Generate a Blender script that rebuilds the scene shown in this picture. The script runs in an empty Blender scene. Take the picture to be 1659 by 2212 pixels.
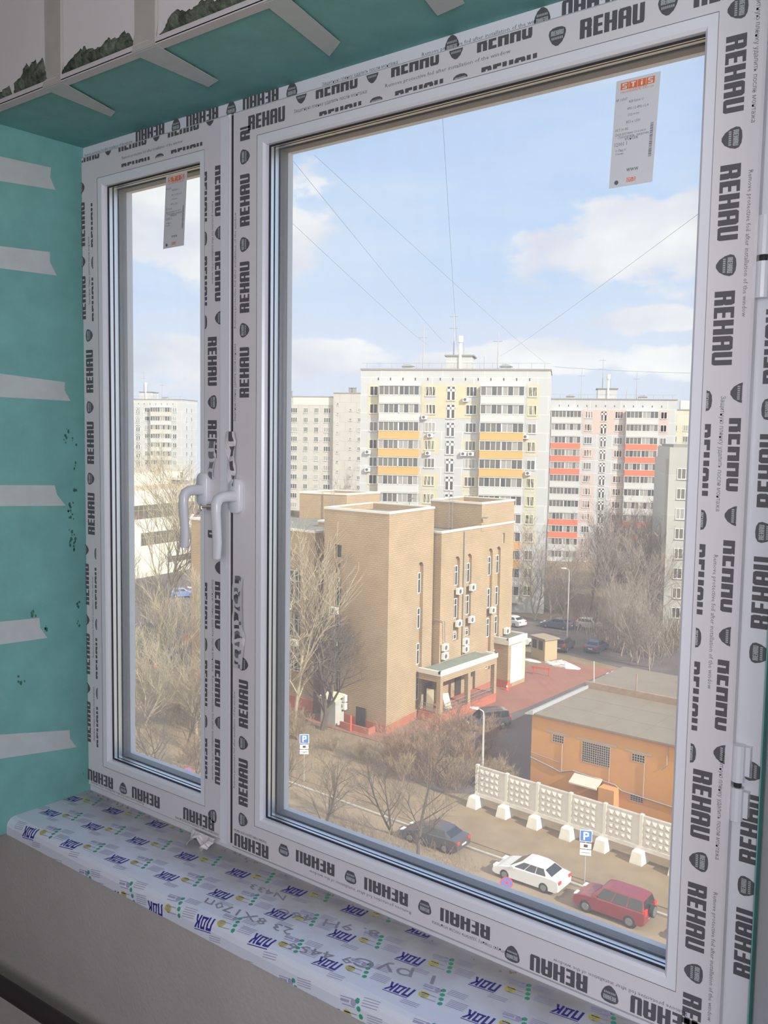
import bpy, math, random
from mathutils import Vector, Matrix
R = math.radians
S = bpy.context.scene
COL = S.collection
ZC = 27.0                       # height of the camera above the yard; the flat's floor is at ZC - 1.65

# ------------------------------------------------------------------ camera, world, sun, room fill, exposure
yaw, pitch, roll = R(38.2386), R(-4.8442), R(0.8998)
fw = Vector((-math.sin(yaw)*math.cos(pitch), math.cos(yaw)*math.cos(pitch), math.sin(pitch)))
r0 = Vector((math.cos(yaw), math.sin(yaw), 0)); u0 = r0.cross(fw)
rr = r0*math.cos(roll)+u0*math.sin(roll); uu = -r0*math.sin(roll)+u0*math.cos(roll)
cam = bpy.data.objects.new('camera', bpy.data.cameras.new('camera')); COL.objects.link(cam)
cam.matrix_world = Matrix(((rr.x, uu.x, -fw.x, 0), (rr.y, uu.y, -fw.y, 0), (rr.z, uu.z, -fw.z, ZC), (0, 0, 0, 1)))
cam.data.sensor_fit = 'VERTICAL'; cam.data.sensor_height = 36; cam.data.lens = 1989.4/2212*36
cam.data.clip_start = 0.01; cam.data.clip_end = 2000
S.camera = cam
S.view_settings.view_transform = 'Standard'; S.view_settings.look = 'None'
S.view_settings.gamma = 1; S.view_settings.use_curve_mapping = False
S.view_settings.exposure = 0.0
try:
    S.cycles.max_bounces = 7; S.cycles.diffuse_bounces = 3; S.cycles.glossy_bounces = 3
    S.cycles.transparent_max_bounces = 24; S.cycles.caustics_reflective = False; S.cycles.caustics_refractive = False
    S.cycles.sample_clamp_indirect = 4
except Exception:
    pass

def N(nt, t, **kw):
    n = nt.nodes.new(t)
    for k, v in kw.items():
        if k.startswith('i_'):
            key = k[2:]; n.inputs[int(key) if key.isdigit() else key.replace('_', ' ')].default_value = v
        else:
            setattr(n, k, v)
    return n

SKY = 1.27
def build_world():
    w = bpy.data.worlds.new('sky'); S.world = w; w.use_nodes = True
    nt = w.node_tree; nt.nodes.clear(); L = nt.links.new
    tc = N(nt, 'ShaderNodeTexCoord'); sep = N(nt, 'ShaderNodeSeparateXYZ'); L(tc.outputs['Generated'], sep.inputs[0])
    def M(op, a, b=None, c=None, clamp=False):
        n = N(nt, 'ShaderNodeMath', operation=op, use_clamp=clamp)
        for i, v in enumerate((a, b, c)):
            if v is None: continue
            if isinstance(v, (int, float)): n.inputs[i].default_value = v
            else: L(v, n.inputs[i])
        return n.outputs[0]
    az = M('ARCTAN2', sep.outputs[0], sep.outputs[1]); el = M('ARCSINE', sep.outputs[2])
    cv = N(nt, 'ShaderNodeCombineXYZ'); L(az, cv.inputs[0]); L(M('MULTIPLY', el, 1.9), cv.inputs[1])
    def noise(scale, detail, rough, off=(0, 0, 0), xs=1.0):
        mp = N(nt, 'ShaderNodeMapping'); mp.inputs['Location'].default_value = off; mp.inputs['Scale'].default_value = (xs, 1, 1)
        L(cv.outputs[0], mp.inputs[0])
        n = N(nt, 'ShaderNodeTexNoise'); n.inputs['Scale'].default_value = scale; n.inputs['Detail'].default_value = detail; n.inputs['Roughness'].default_value = rough
        L(mp.outputs[0], n.inputs['Vector']); return n.outputs['Fac']
    base = N(nt, 'ShaderNodeValToRGB'); L(M('MULTIPLY', M('MAXIMUM', el, 0.0), 2.0, clamp=True), base.inputs[0])
    cr = base.color_ramp
    cr.elements[0].position = 0.0; cr.elements[0].color = (0.80, 0.82, 0.93, 1)
    cr.elements[1].position = 1.0; cr.elements[1].color = (0.36, 0.50, 0.88, 1)
    for p, c in ((0.18, (0.72, 0.78, 0.95)), (0.38, (0.53, 0.69, 0.97)), (0.62, (0.50, 0.66, 0.95))):
        e = cr.elements.new(p); e.color = (*c, 1)
    cir = N(nt, 'ShaderNodeMapRange'); cir.inputs[1].default_value = 0.40; cir.inputs[2].default_value = 0.72; cir.inputs[4].default_value = 0.75
    L(noise(5.0, 5, 0.6, (3.1, 7.7, 0), 0.45), cir.inputs[0])
    n1 = noise(9.0, 7, 0.6, (0.4, 1.3, 0))
    n2 = noise(22.0, 5, 0.6, (5.4, 2.3, 0))
    def blob(a0, e0, ra, re, lift=0.0):
        da = M('DIVIDE', M('SUBTRACT', az, a0), ra); de = M('DIVIDE', M('SUBTRACT', el, e0), re)
        d = M('ADD', M('MULTIPLY', da, da), M('MULTIPLY', de, de))
        return M('SUBTRACT', 1.0+lift, d)
    f = None
    for bl in ((-0.42, 0.190, 0.135, 0.052), (-0.36, 0.200, 0.10, 0.05), (-0.83, 0.21, 0.125, 0.085), (-0.93, 0.22, 0.10, 0.09), (-0.40, 0.121, 0.06, 0.018),
               (-0.90, 0.072, 0.12, 0.034), (-0.72, 0.078, 0.10, 0.026), (-0.50, 0.082, 0.10, 0.022), (-0.36, 0.08, 0.10, 0.022), (-0.60, 0.070, 0.08, 0.026)):
        b = blob(*bl); f = b if f is None else M('MAXIMUM', f, b)
    nn = M('ADD', M('MULTIPLY', M('SUBTRACT', n1, 0.5), 3.0), M('MULTIPLY', M('SUBTRACT', n2, 0.5), 1.2))
    cl = N(nt, 'ShaderNodeMapRange', interpolation_type='SMOOTHSTEP'); cl.inputs[1].default_value = 0.15; cl.inputs[2].default_value = 0.62
    L(M('ADD', M('MAXIMUM', f, -1.2), nn), cl.inputs[0])
    # cloud shade: grey-lilac bellies, white tops, from a second, shifted noise
    sh = N(nt, 'ShaderNodeMapRange'); sh.inputs[1].default_value = 0.38; sh.inputs[2].default_value = 0.66
    L(noise(6.0, 4, 0.5, (0.4, 1.42, 0)), sh.inputs[0])
    cc = N(nt, 'ShaderNodeMix', data_type='RGBA'); L(sh.outputs[0], cc.inputs[0])
    cc.inputs[6].default_value = (0.74, 0.74, 0.86, 1); cc.inputs[7].default_value = (1.02, 1.0, 1.01, 1)
    m1 = N(nt, 'ShaderNodeMix', data_type='RGBA'); L(cir.outputs[0], m1.inputs[0]); L(base.outputs[0], m1.inputs[6]); m1.inputs[7].default_value = (0.76, 0.82, 0.97, 1)
    m2 = N(nt, 'ShaderNodeMix', data_type='RGBA'); L(cl.outputs[0], m2.inputs[0]); L(m1.outputs[2], m2.inputs[6]); L(cc.outputs[2], m2.inputs[7])
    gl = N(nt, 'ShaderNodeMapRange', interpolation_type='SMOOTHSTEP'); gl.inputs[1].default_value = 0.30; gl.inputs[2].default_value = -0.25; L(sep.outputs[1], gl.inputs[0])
    m3 = N(nt, 'ShaderNodeMix', data_type='RGBA'); L(gl.outputs[0], m3.inputs[0]); L(m2.outputs[2], m3.inputs[6]); m3.inputs[7].default_value = (1.75, 1.62, 1.46, 1)   # unseen warm sky glow added behind the window wall to fill facing facades
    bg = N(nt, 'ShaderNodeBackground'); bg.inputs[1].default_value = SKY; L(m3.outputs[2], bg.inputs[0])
    out = N(nt, 'ShaderNodeOutputWorld'); L(bg.outputs[0], out.inputs[0])
build_world()

def light(name, kind, energy, loc, direction, color=(1, 1, 1), **kw):
    d = bpy.data.lights.new(name, kind); d.energy = energy; d.color = color
    for k, v in kw.items(): setattr(d, k, v)
    o = bpy.data.objects.new(name, d); COL.objects.link(o); o.location = loc
    o.rotation_euler = Vector(direction).to_track_quat('-Z', 'Y').to_euler(); return o
SUN_AZ, SUN_EL = -7.0, 33.0        # measured from +x towards +y
sd = Vector((math.cos(R(SUN_EL))*math.cos(R(SUN_AZ)), math.cos(R(SUN_EL))*math.sin(R(SUN_AZ)), math.sin(R(SUN_EL))))
light('sun', 'SUN', 8.0, (60, 0, 90), -sd, (1.0, 0.93, 0.82), angle=R(0.6))
light('room_fill', 'AREA', 38, (0.62, -0.95, ZC+0.16), (-0.72, 1, -0.03), (0.97, 0.95, 1.0), shape='RECTANGLE', size=1.4, size_y=0.9)  # unseen soft fill added behind the camera to brighten the window wall
light('camera_flash', 'AREA', 4.2, (0.05, -0.04, ZC+0.035), fw, (0.97, 0.97, 1.0), shape='DISK', size=0.03)

# ------------------------------------------------------------------ materials
MATS = {}
def mat(name, color, rough=0.7, metal=0.0, spec=0.5, noise=0.0, nscale=8.0, color2=None, bump=0.0, bscale=60.0, coat=0.0):
    if name in MATS: return MATS[name]
    m = bpy.data.materials.new(name); m.use_nodes = True; nt = m.node_tree; L = nt.links.new
    b = nt.nodes['Principled BSDF']
    b.inputs['Base Color'].default_value = (*color, 1); b.inputs['Roughness'].default_value = rough
    b.inputs['Metallic'].default_value = metal; b.inputs['Specular IOR Level'].default_value = spec
    if coat: b.inputs['Coat Weight'].default_value = coat
    if noise or color2 or bump:
        tc = N(nt, 'ShaderNodeTexCoord')
        if noise or color2:
            n = N(nt, 'ShaderNodeTexNoise'); n.inputs['Scale'].default_value = nscale; n.inputs['Detail'].default_value = 6; n.inputs['Roughness'].default_value = 0.62
            L(tc.outputs['Object'], n.inputs['Vector'])
            mr = N(nt, 'ShaderNodeMapRange'); mr.inputs[1].default_value = 0.32; mr.inputs[2].default_value = 0.68; L(n.outputs['Fac'], mr.inputs[0])
            mx = N(nt, 'ShaderNodeMix', data_type='RGBA'); L(mr.outputs[0], mx.inputs[0])
            c2 = color2 or tuple(c*(1-noise) for c in color)
            mx.inputs[6].default_value = (*color, 1); mx.inputs[7].default_value = (*c2, 1); L(mx.outputs[2], b.inputs['Base Color'])
        if bump:
            n2 = N(nt, 'ShaderNodeTexNoise'); n2.inputs['Scale'].default_value = bscale; n2.inputs['Detail'].default_value = 4
            L(tc.outputs['Object'], n2.inputs['Vector'])
            bp = N(nt, 'ShaderNodeBump'); bp.inputs['Strength'].default_value = bump; bp.inputs['Distance'].default_value = 0.01
            L(n2.outputs['Fac'], bp.inputs['Height']); L(bp.outputs[0], b.inputs['Normal'])
    MATS[name] = m; return m

def brick_mat(name, c1, c2, mortar, bw=0.5, bh=0.17, msize=0.012, mix=0.35):
    if name in MATS: return MATS[name]
    m = mat(name, c1, 0.9, spec=0.2); nt = m.node_tree; L = nt.links.new; b = nt.nodes['Principled BSDF']
    tc = N(nt, 'ShaderNodeTexCoord'); sp = N(nt, 'ShaderNodeSeparateXYZ'); L(tc.outputs['Object'], sp.inputs[0])
    ad = N(nt, 'ShaderNodeMath', operation='ADD'); L(sp.outputs[0], ad.inputs[0]); L(sp.outputs[1], ad.inputs[1])
    cb = N(nt, 'ShaderNodeCombineXYZ'); L(ad.outputs[0], cb.inputs[0]); L(sp.outputs[2], cb.inputs[1])
    br = N(nt, 'ShaderNodeTexBrick'); L(cb.outputs[0], br.inputs['Vector'])
    br.inputs['Scale'].default_value = 1; br.inputs['Brick Width'].default_value = bw; br.inputs['Row Height'].default_value = bh; br.inputs['Mortar Size'].default_value = msize
    br.inputs['Color1'].default_value = (*c1, 1); br.inputs['Color2'].default_value = (*c2, 1); br.inputs['Mortar'].default_value = (*mortar, 1)
    n = N(nt, 'ShaderNodeTexNoise'); n.inputs['Scale'].default_value = 0.5; n.inputs['Detail'].default_value = 6; L(tc.outputs['Object'], n.inputs['Vector'])
    mx = N(nt, 'ShaderNodeMix', data_type='RGBA', blend_type='MULTIPLY'); mx.inputs[0].default_value = mix
    L(br.outputs['Color'], mx.inputs[6]); L(n.outputs['Fac'], mx.inputs[7])
    hs = N(nt, 'ShaderNodeHueSaturation'); hs.inputs['Value'].default_value = 1.2; L(mx.outputs[2], hs.inputs['Color'])
    L(hs.outputs[0], b.inputs['Base Color']); return m

def glass_mat(name, dust, tint=(0.97, 0.985, 0.98), streaks=False):
    m = bpy.data.materials.new(name); m.use_nodes = True; nt = m.node_tree; nt.nodes.clear(); L = nt.links.new
    tr = N(nt, 'ShaderNodeBsdfTransparent'); tr.inputs[0].default_value = (*tint, 1)
    gl = N(nt, 'ShaderNodeBsdfGlossy'); gl.inputs['Roughness'].default_value = 0.02
    fz = N(nt, 'ShaderNodeLayerWeight'); fz.inputs[0].default_value = 0.5
    pw = N(nt, 'ShaderNodeMath', operation='POWER'); L(fz.outputs['Facing'], pw.inputs[0]); pw.inputs[1].default_value = 5.0
    lw = N(nt, 'ShaderNodeMath', operation='MULTIPLY_ADD'); L(pw.outputs[0], lw.inputs[0]); lw.inputs[1].default_value = 0.6; lw.inputs[2].default_value = 0.022
    m1 = N(nt, 'ShaderNodeMixShader'); L(lw.outputs[0], m1.inputs[0]); L(tr.outputs[0], m1.inputs[1]); L(gl.outputs[0], m1.inputs[2])
    last = m1
    if dust:
        d = N(nt, 'ShaderNodeBsdfTranslucent'); d.inputs[0].default_value = (0.95, 0.89, 0.84, 1)
        tc = N(nt, 'ShaderNodeTexCoord'); mp = N(nt, 'ShaderNodeMapping'); mp.inputs['Scale'].default_value = (9, 1, 1.2); L(tc.outputs['Object'], mp.inputs[0])
        n = N(nt, 'ShaderNodeTexNoise'); n.inputs['Scale'].default_value = 3.0; n.inputs['Detail'].default_value = 5; L(mp.outputs[0], n.inputs['Vector'])
        mr = N(nt, 'ShaderNodeMapRange'); mr.inputs[1].default_value = 0.35; mr.inputs[2].default_value = 0.8; mr.inputs[3].default_value = dust*0.96; mr.inputs[4].default_value = dust*1.12
        L(n.outputs['Fac'], mr.inputs[0])
        m2 = N(nt, 'ShaderNodeMixShader'); L(mr.outputs[0], m2.inputs[0]); L(m1.outputs[0], m2.inputs[1]); L(d.outputs[0], m2.inputs[2]); last = m2
    o = N(nt, 'ShaderNodeOutputMaterial'); L(last.outputs[0], o.inputs[0]); MATS[name] = m; return m

# ------------------------------------------------------------------ mesh helpers
class MB:
    def __init__(s): s.v = []; s.f = []; s.m = []; s.xf = None
    def pt(s, p):
        s.v.append(tuple(s.xf @ Vector(p)) if s.xf else tuple(p)); return len(s.v)-1
    def face(s, pts, m=0):
        s.f.append([s.pt(p) for p in pts]); s.m.append(m)
    def mesh(s, pts, faces, m=0):
        i = [s.pt(p) for p in pts]
        for f in faces: s.f.append([i[k] for k in f]); s.m.append(m)
    def box(s, x0, x1, y0, y1, z0, z1, m=0, taper=0.0):
        t = taper
        s.mesh([(x0, y0, z0), (x1, y0, z0), (x1, y1, z0), (x0, y1, z0), (x0+t, y0+t, z1), (x1-t, y0+t, z1), (x1-t, y1-t, z1), (x0+t, y1-t, z1)],
               [(0, 3, 2, 1), (4, 5, 6, 7), (0, 1, 5, 4), (1, 2, 6, 5), (2, 3, 7, 6), (3, 0, 4, 7)], m)
    def prism(s, poly, z0, z1, m=0, mtop=None):          # poly counter-clockwise in xy
        n = len(poly)
        s.mesh([(x, y, z0) for x, y in poly]+[(x, y, z1) for x, y in poly], [tuple(range(n-1, -1, -1))]+[(i, (i+1) % n, (i+1) % n+n, i+n) for i in range(n)], m)
        s.face([(x, y, z1) for x, y in poly], m if mtop is None else mtop)
    def extrude_x(s, prof, x0, x1, m=0):                 # prof in (y,z)
        n = len(prof)
        s.mesh([(x0, y, z) for y, z in prof]+[(x1, y, z) for y, z in prof],
               [tuple(range(n)), tuple(range(2*n-1, n-1, -1))]+[(i, i+n, (i+1) % n+n, (i+1) % n) for i in range(n)], m)
    def extrude_y(s, prof, y0, y1, m=0):                 # prof in (x,z)
        n = len(prof)
        s.mesh([(x, y0, z) for x, z in prof]+[(x, y1, z) for x, z in prof],
               [tuple(range(n)), tuple(range(2*n-1, n-1, -1))]+[(i, i+n, (i+1) % n+n, (i+1) % n) for i in range(n)], m)
    def ring(s, o, i, y0, y1, m=0, yi0=None):            # o,i = (x0,x1,z0,z1); front at y0 (inner edge front at yi0)
        yi0 = y0 if yi0 is None else yi0
        def c(r, y): return [(r[0], y, r[2]), (r[1], y, r[2]), (r[1], y, r[3]), (r[0], y, r[3])]
        P = c(o, y0)+c(i, yi0)+c(o, y1)+c(i, y1); F = []
        for k in range(4):
            n = (k+1) % 4
            F += [(k, n, n+4, k+4), (k+4, n+4, n+12, k+12), (n, k, k+8, n+8), (n+8, k+8, k+12, n+12)]
        s.mesh(P, F, m)
    def tube(s, pts, radii, n=8, m=0, cap=True):
        pts = [Vector(p) for p in pts]
        if isinstance(radii, (int, float)): radii = [radii]*len(pts)
        prev = None; rings = []
        for k, p in enumerate(pts):
            d = (pts[min(k+1, len(pts)-1)]-pts[max(k-1, 0)]).normalized()
            if prev is None:
                a = Vector((0, 0, 1)) if abs(d.z) < 0.9 else Vector((1, 0, 0)); prev = d.cross(a).normalized()
            e = (prev-d*prev.dot(d)).normalized(); prev = e; g = d.cross(e)
            rings.append([s.pt(p+(e*math.cos(2*math.pi*q/n)+g*math.sin(2*math.pi*q/n))*radii[k]) for q in range(n)])
        for a, b in zip(rings, rings[1:]):
            for q in range(n):
                s.f.append([a[q], a[(q+1) % n], b[(q+1) % n], b[q]]); s.m.append(m)
        if cap:
            s.f.append(rings[0][::-1]); s.m.append(m); s.f.append(rings[-1]); s.m.append(m)
    def loft(s, rings, m=0, cap=True):
        n = len(rings[0]); I = [[s.pt(p) for p in r] for r in rings]
        for a, b in zip(I, I[1:]):
            for q in range(n): s.f.append([a[q], a[(q+1) % n], b[(q+1) % n], b[q]]); s.m.append(m)
        if cap: s.f.append(I[0][::-1]); s.m.append(m); s.f.append(I[-1]); s.m.append(m)
    def data(s, name, mats, smooth=False):
        me = bpy.data.meshes.new(name); me.from_pydata(s.v, [], s.f)
        for q in (mats if isinstance(mats, (list, tuple)) else [mats]): me.materials.append(q)
        me.polygons.foreach_set('material_index', s.m)
        if smooth: me.polygons.foreach_set('use_smooth', [True]*len(s.f))
        me.update(); return me
    def build(s, name, mats, parent=None, loc=None, smooth=False, fix=True):
        me = s.data(name, mats, smooth)
        return put(name, me, parent, loc)
def put(name, me, parent=None, loc=None, rz=0.0):
    o = bpy.data.objects.new(name, me); COL.objects.link(o)
    if parent: o.parent = parent
    if loc is not None: o.location = loc
    if rz: o.rotation_euler.z = rz
    return o
def tag(o, label=None, cat=None, group=None, kind=None):
    if label: o['label'] = label
    if cat: o['category'] = cat
    if group: o['group'] = group
    if kind: o['kind'] = kind
    return o
def thing(name, label, cat, loc=(0, 0, 0), rz=0.0, group=None, kind=None):
    o = bpy.data.objects.new(name, None); COL.objects.link(o); o.location = loc; o.rotation_euler = (0, 0, rz); o.empty_display_size = 0.1
    return tag(o, label, cat, group, kind)
def copy_thing(src, loc, rz, label=None, group=None, scale=None):
    r = src.copy(); COL.objects.link(r); r.location = loc; r.rotation_euler = (0, 0, rz)
    if label: r['label'] = label
    if group: r['group'] = group
    if scale: r.scale = scale
    for c in list(src.children):
        k = c.copy(); COL.objects.link(k); k.parent = r
        for g in list(c.children):
            h = g.copy(); COL.objects.link(h); h.parent = k
    return r

def clip(poly, axis, lim, keep_less):
    out = []
    for i in range(len(poly)):
        a, b = poly[i], poly[(i+1) % len(poly)]
        ia = (a[axis] <= lim) == keep_less or a[axis] == lim; ib = (b[axis] <= lim) == keep_less or b[axis] == lim
        if ia: out.append(a)
        if ia != ib:
            t = (lim-a[axis])/(b[axis]-a[axis]); q = [a[0]+(b[0]-a[0])*t, a[1]+(b[1]-a[1])*t]; q[axis] = lim; out.append(tuple(q))
    return out
def rect(a, b, c, d): return [(a, c), (b, c), (b, d), (a, d)]
LET = {
 'R': [rect(0, .42, 0, 1), rect(.42, .6, .83, 1), rect(.42, .6, .42, .58), [(.6, .47), (.94, .47), (1, .55), (1, .86), (.9, 1), (.6, 1)], [(.58, 0), (1, 0), (1, .42), (.94, .47), (.58, .47)]],
 'E': [rect(0, .5, 0, 1), rect(.5, 1, 0, .17), rect(.5, .95, .42, .58), rect(.5, 1, .83, 1)],
 'H': [rect(0, .4, 0, 1), rect(.6, 1, 0, 1), rect(.4, .6, .42, .58)],
 'A': [[(0, 0), (.4, 0), (.4, 1), (.12, 1), (0, .88)], [(.6, 0), (1, 0), (1, .88), (.88, 1), (.6, 1)], rect(.4, .6, .84, 1), rect(.4, .6, .42, .58)],
 'U': [[(0, .12), (.1, 0), (.4, 0), (.4, 1), (0, 1)], [(.6, 0), (.9, 0), (1, .12), (1, 1), (.6, 1)], rect(.4, .6, 0, .16)],
 'П': [rect(0, .3, 0, 1), rect(.7, 1, 0, 1), rect(.3, .7, .8, 1)],
 'Д': [[(.1, .2), (.36, .2), (.4, .8), (.2, .8)], rect(.68, .92, .2, .8), rect(.16, .92, .8, 1), rect(0, 1, .06, .22)],
 'К': [rect(0, .3, 0, 1), [(.3, .44), (.5, .44), (1, 1), (.68, 1), (.3, .6)], [(.36, .52), (.7, 0), (1.04, 0), (.55, .6)]],
 'S': [rect(0, 1, .82, 1), rect(0, .3, .5, .82), rect(0, 1, .42, .58), rect(.7, 1, .16, .5), rect(0, 1, 0, .17)],
 'T': [rect(0, 1, .8, 1), rect(.34, .66, 0, .8)],
 'i': [rect(.34, .66, 0, .66), rect(.34, .66, .8, 1)],
 'P': [rect(0, .3, 0, 1), rect(.3, .75, .82, 1), rect(.3, .75, .4, .57), rect(.7, 1, .46, .94)],
}
CELLS = [('R', 0, .19), ('E', .215, .365), ('H', .388, .585), ('A', .605, .80), ('U', .82, 1.0)]
SHIELD = [(-.08, .0), (.08, .0), (.3, .16), (.45, .42), (.52, .68), (.47, .86), (.28, .97), (0, 1.0), (-.28, .97), (-.47, .86), (-.52, .68), (-.45, .42), (-.3, .16)]
def word_polys(cells, s0, v0, L, h, shear=0.0):
    out = []
    for ch, a, b in cells:
        for p in LET[ch]:
            out.append([(s0+(a+(b-a)*x)*L+shear*y*h, v0+y*h) for x, y in p])
    return out
def add_polys(mb, T, polys, m, vlo=None, vhi=None, slo=None, shi=None):
    for p in polys:
        if vlo is not None: p = clip(p, 1, vlo, False)
        if vhi is not None and len(p) > 2: p = clip(p, 1, vhi, True)
        if slo is not None and len(p) > 2: p = clip(p, 0, slo, False)
        if shi is not None and len(p) > 2: p = clip(p, 0, shi, True)
        if len(p) > 2: mb.face([T(s, v) for s, v in p], m)
TXT = {}
def text_polys(t):
    if t not in TXT:
        c = bpy.data.curves.new('t', 'FONT'); c.body = t; c.size = 1.0; c.resolution_u = 1; c.fill_mode = 'FRONT'
        o = bpy.data.objects.new('t', c); COL.objects.link(o); dg = bpy.context.evaluated_depsgraph_get(); me = o.evaluated_get(dg).to_mesh()
        vs = [(v.co.x, v.co.y) for v in me.vertices]; TXT[t] = [[vs[i] for i in p.vertices] for p in me.polygons]
        o.evaluated_get(dg).to_mesh_clear(); bpy.data.objects.remove(o); bpy.data.curves.remove(c)
    return TXT[t]
def add_text(mb, T, t, s0, v0, L, m, h=None):           # fit the line into length L
    P = text_polys(t)
    if not P: return
    x0 = min(x for p in P for x, y in p); x1 = max(x for p in P for x, y in p); k = L/(x1-x0); kv = k if h is None else h/0.72
    for p in P: mb.face([T(s0+(x-x0)*k, v0+y*kv) for x, y in p], m)
# ------------------------------------------------------------------ the room shell
Z = lambda z: z+ZC
def board_mat():
    m = mat('green_board', (0.20, 0.45, 0.43), 0.85, spec=0.2, noise=0.16, nscale=14); nt = m.node_tree; L = nt.links.new
    b = nt.nodes['Principled BSDF']; src = b.inputs['Base Color'].links[0].from_socket
    tc = N(nt, 'ShaderNodeTexCoord')
    n = N(nt, 'ShaderNodeTexNoise'); n.inputs['Scale'].default_value = 16; n.inputs['Detail'].default_value = 3; n.inputs['Roughness'].default_value = 0.55
    L(tc.outputs['Object'], n.inputs['Vector'])
    mr = N(nt, 'ShaderNodeMapRange'); mr.inputs[1].default_value = 0.66; mr.inputs[2].default_value = 0.78; mr.inputs[4].default_value = 0.35; L(n.outputs['Fac'], mr.inputs[0])
    mx = N(nt, 'ShaderNodeMix', data_type='RGBA'); L(mr.outputs[0], mx.inputs[0]); L(src, mx.inputs[6]); mx.inputs[7].default_value = (0.30, 0.46, 0.42, 1)
    L(mx.outputs[2], b.inputs['Base Color']); return m
M_board = board_mat()
M_plaster = mat('grey_plaster', (0.46, 0.44, 0.43), 0.9, spec=0.15, noise=0.10, nscale=5, bump=0.12, bscale=120)
M_upper = mat('white_board', (0.62, 0.60, 0.60), 0.9, spec=0.15, noise=0.05, nscale=3)
M_out = mat('outer_render', (0.74, 0.76, 0.74), 0.9, spec=0.2, noise=0.08, nscale=6)
M_foam = mat('dirty_foam', (0.16, 0.19, 0.15), 1.0, spec=0.05, noise=0.6, nscale=45, color2=(0.035, 0.04, 0.03), bump=0.6, bscale=90)
M_tape = mat('joint_tape', (0.52, 0.57, 0.57), 0.85, spec=0.2, noise=0.08, nscale=30)
M_tan = mat('tan_tape', (0.43, 0.41, 0.38), 0.85, spec=0.2, noise=0.08, nscale=20)
M_bead = mat('corner_bead', (0.55, 0.53, 0.54), 0.6)
M_floor = mat('screed', (0.33, 0.31, 0.29), 0.95, noise=0.15, nscale=4)
M_roomwhite = mat('room_white', (0.66, 0.65, 0.64), 0.9)

def struct(name, mb, mats, label, cat):
    o = mb.build(name, mats); return tag(o, label, cat, kind='structure')
XL, XR, ZT, ZS = -1.882, -0.338, 0.637, -0.866
YF, YW, YO = 1.006, 1.262, 1.400      # room face of the wall, face of the window frame, outer face
mb = MB()                              # facade wall round the opening (its lower part is set back under the sill)
mb.box(-4.6, XL-0.012, YF, 1.395, Z(-0.905), Z(1.15)); mb.box(-4.6, XL-0.012, 1.052, 1.395, Z(-1.65), Z(-0.905)); mb.box(0.0, 2.2, YF, 1.395, Z(-1.65), Z(1.15))
mb.box(XL-0.012, 0.0, YF, 1.395, Z(ZT+0.012), Z(1.15))
mb.box(XL-0.012, 0.0, 1.052, 1.395, Z(-1.65), Z(-0.905))
o = struct('wall_front', mb, [M_plaster], 'grey plastered wall under and beside the window', 'wall')
mb = MB(); mb.box(XL-0.012, 0.0, YF-0.006, YF-0.0005, Z(ZT), Z(1.148))
mb.box(-4.55, XL-0.013, YF-0.006, YF-0.0005, Z(-0.9), Z(1.148))
struct('trim_1', mb, [M_upper], 'whitish lining board on the wall above the window', 'lining board')
mb = MB(); mb.box(XL-0.012, XL, YF+0.0002, YW, Z(ZS-0.035), Z(ZT+0.012)); struct('wall_left', mb, [M_board], 'green moisture proof plasterboard reveal left of the window', 'wall')
mb = MB(); mb.box(XL, 0.0, YF+0.0002, YW, Z(ZT), Z(ZT+0.012)); struct('wall_top', mb, [M_board], 'green plasterboard soffit over the window', 'soffit')
mb = MB(); mb.prism([(0.0, YF), (0.0, YW), (-0.3365, YW), (-0.3365, YW-0.006), (-0.246, YF)], Z(-0.904), Z(ZT), 0); mb.prism([(-0.338, YW-0.022), (-0.3365, YW-0.022), (-0.3365, YW-0.002), (-0.338, YW-0.002)], Z(-0.86), Z(ZT-0.001), 1)
struct('wall_right', mb, [mat('pale_plaster', (0.80, 0.79, 0.80), 0.9, noise=.05, nscale=6), M_board], 'splayed grey plaster reveal right of the window', 'wall')
mb = MB(); mb.box(-4.6, 2.2, -3.4, 1.05, Z(-1.75), Z(-1.65)); struct('floor', mb, [M_floor], 'grey screed floor of the room', 'floor')
mb = MB(); mb.box(-4.6, 2.2, -3.4, YF, Z(1.15), Z(1.27)); struct('ceiling', mb, [M_roomwhite], 'white ceiling slab of the room', 'ceiling')
mb = MB(); mb.box(-4.6, 2.2, -3.5, -3.4, Z(-1.65), Z(1.15)); struct('wall_back', mb, [M_roomwhite], 'white wall at the back of the room', 'wall')
mb = MB(); mb.box(-4.7, -4.6, -3.4, 1.39, Z(-1.65), Z(1.15)); struct('wall_side', mb, [M_roomwhite], 'white side wall far left of the window', 'wall')
mb = MB(); mb.box(2.2, 2.3, -3.4, 1.39, Z(-1.65), Z(1.15)); struct('wall_far_right', mb, [M_roomwhite], 'white side wall on the camera side', 'wall')
# outer reveal strip seen through the left pane
mb = MB()
mb.box(-1.99, -1.8925, 1.3325, 1.4025, Z(-0.645), Z(0.9)); mb.box(-1.99, -1.905, 1.3325, 1.396, Z(-0.95), Z(-0.645))
mb.box(-1.8928, -1.8915, 1.386, 1.394, Z(-0.327), Z(-0.309), 1)
struct('wall_outer', mb, [M_out, mat('dark_chip', (0.22, 0.2, 0.19))], 'pale rendered outer reveal seen through the narrow sash', 'wall')

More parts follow.
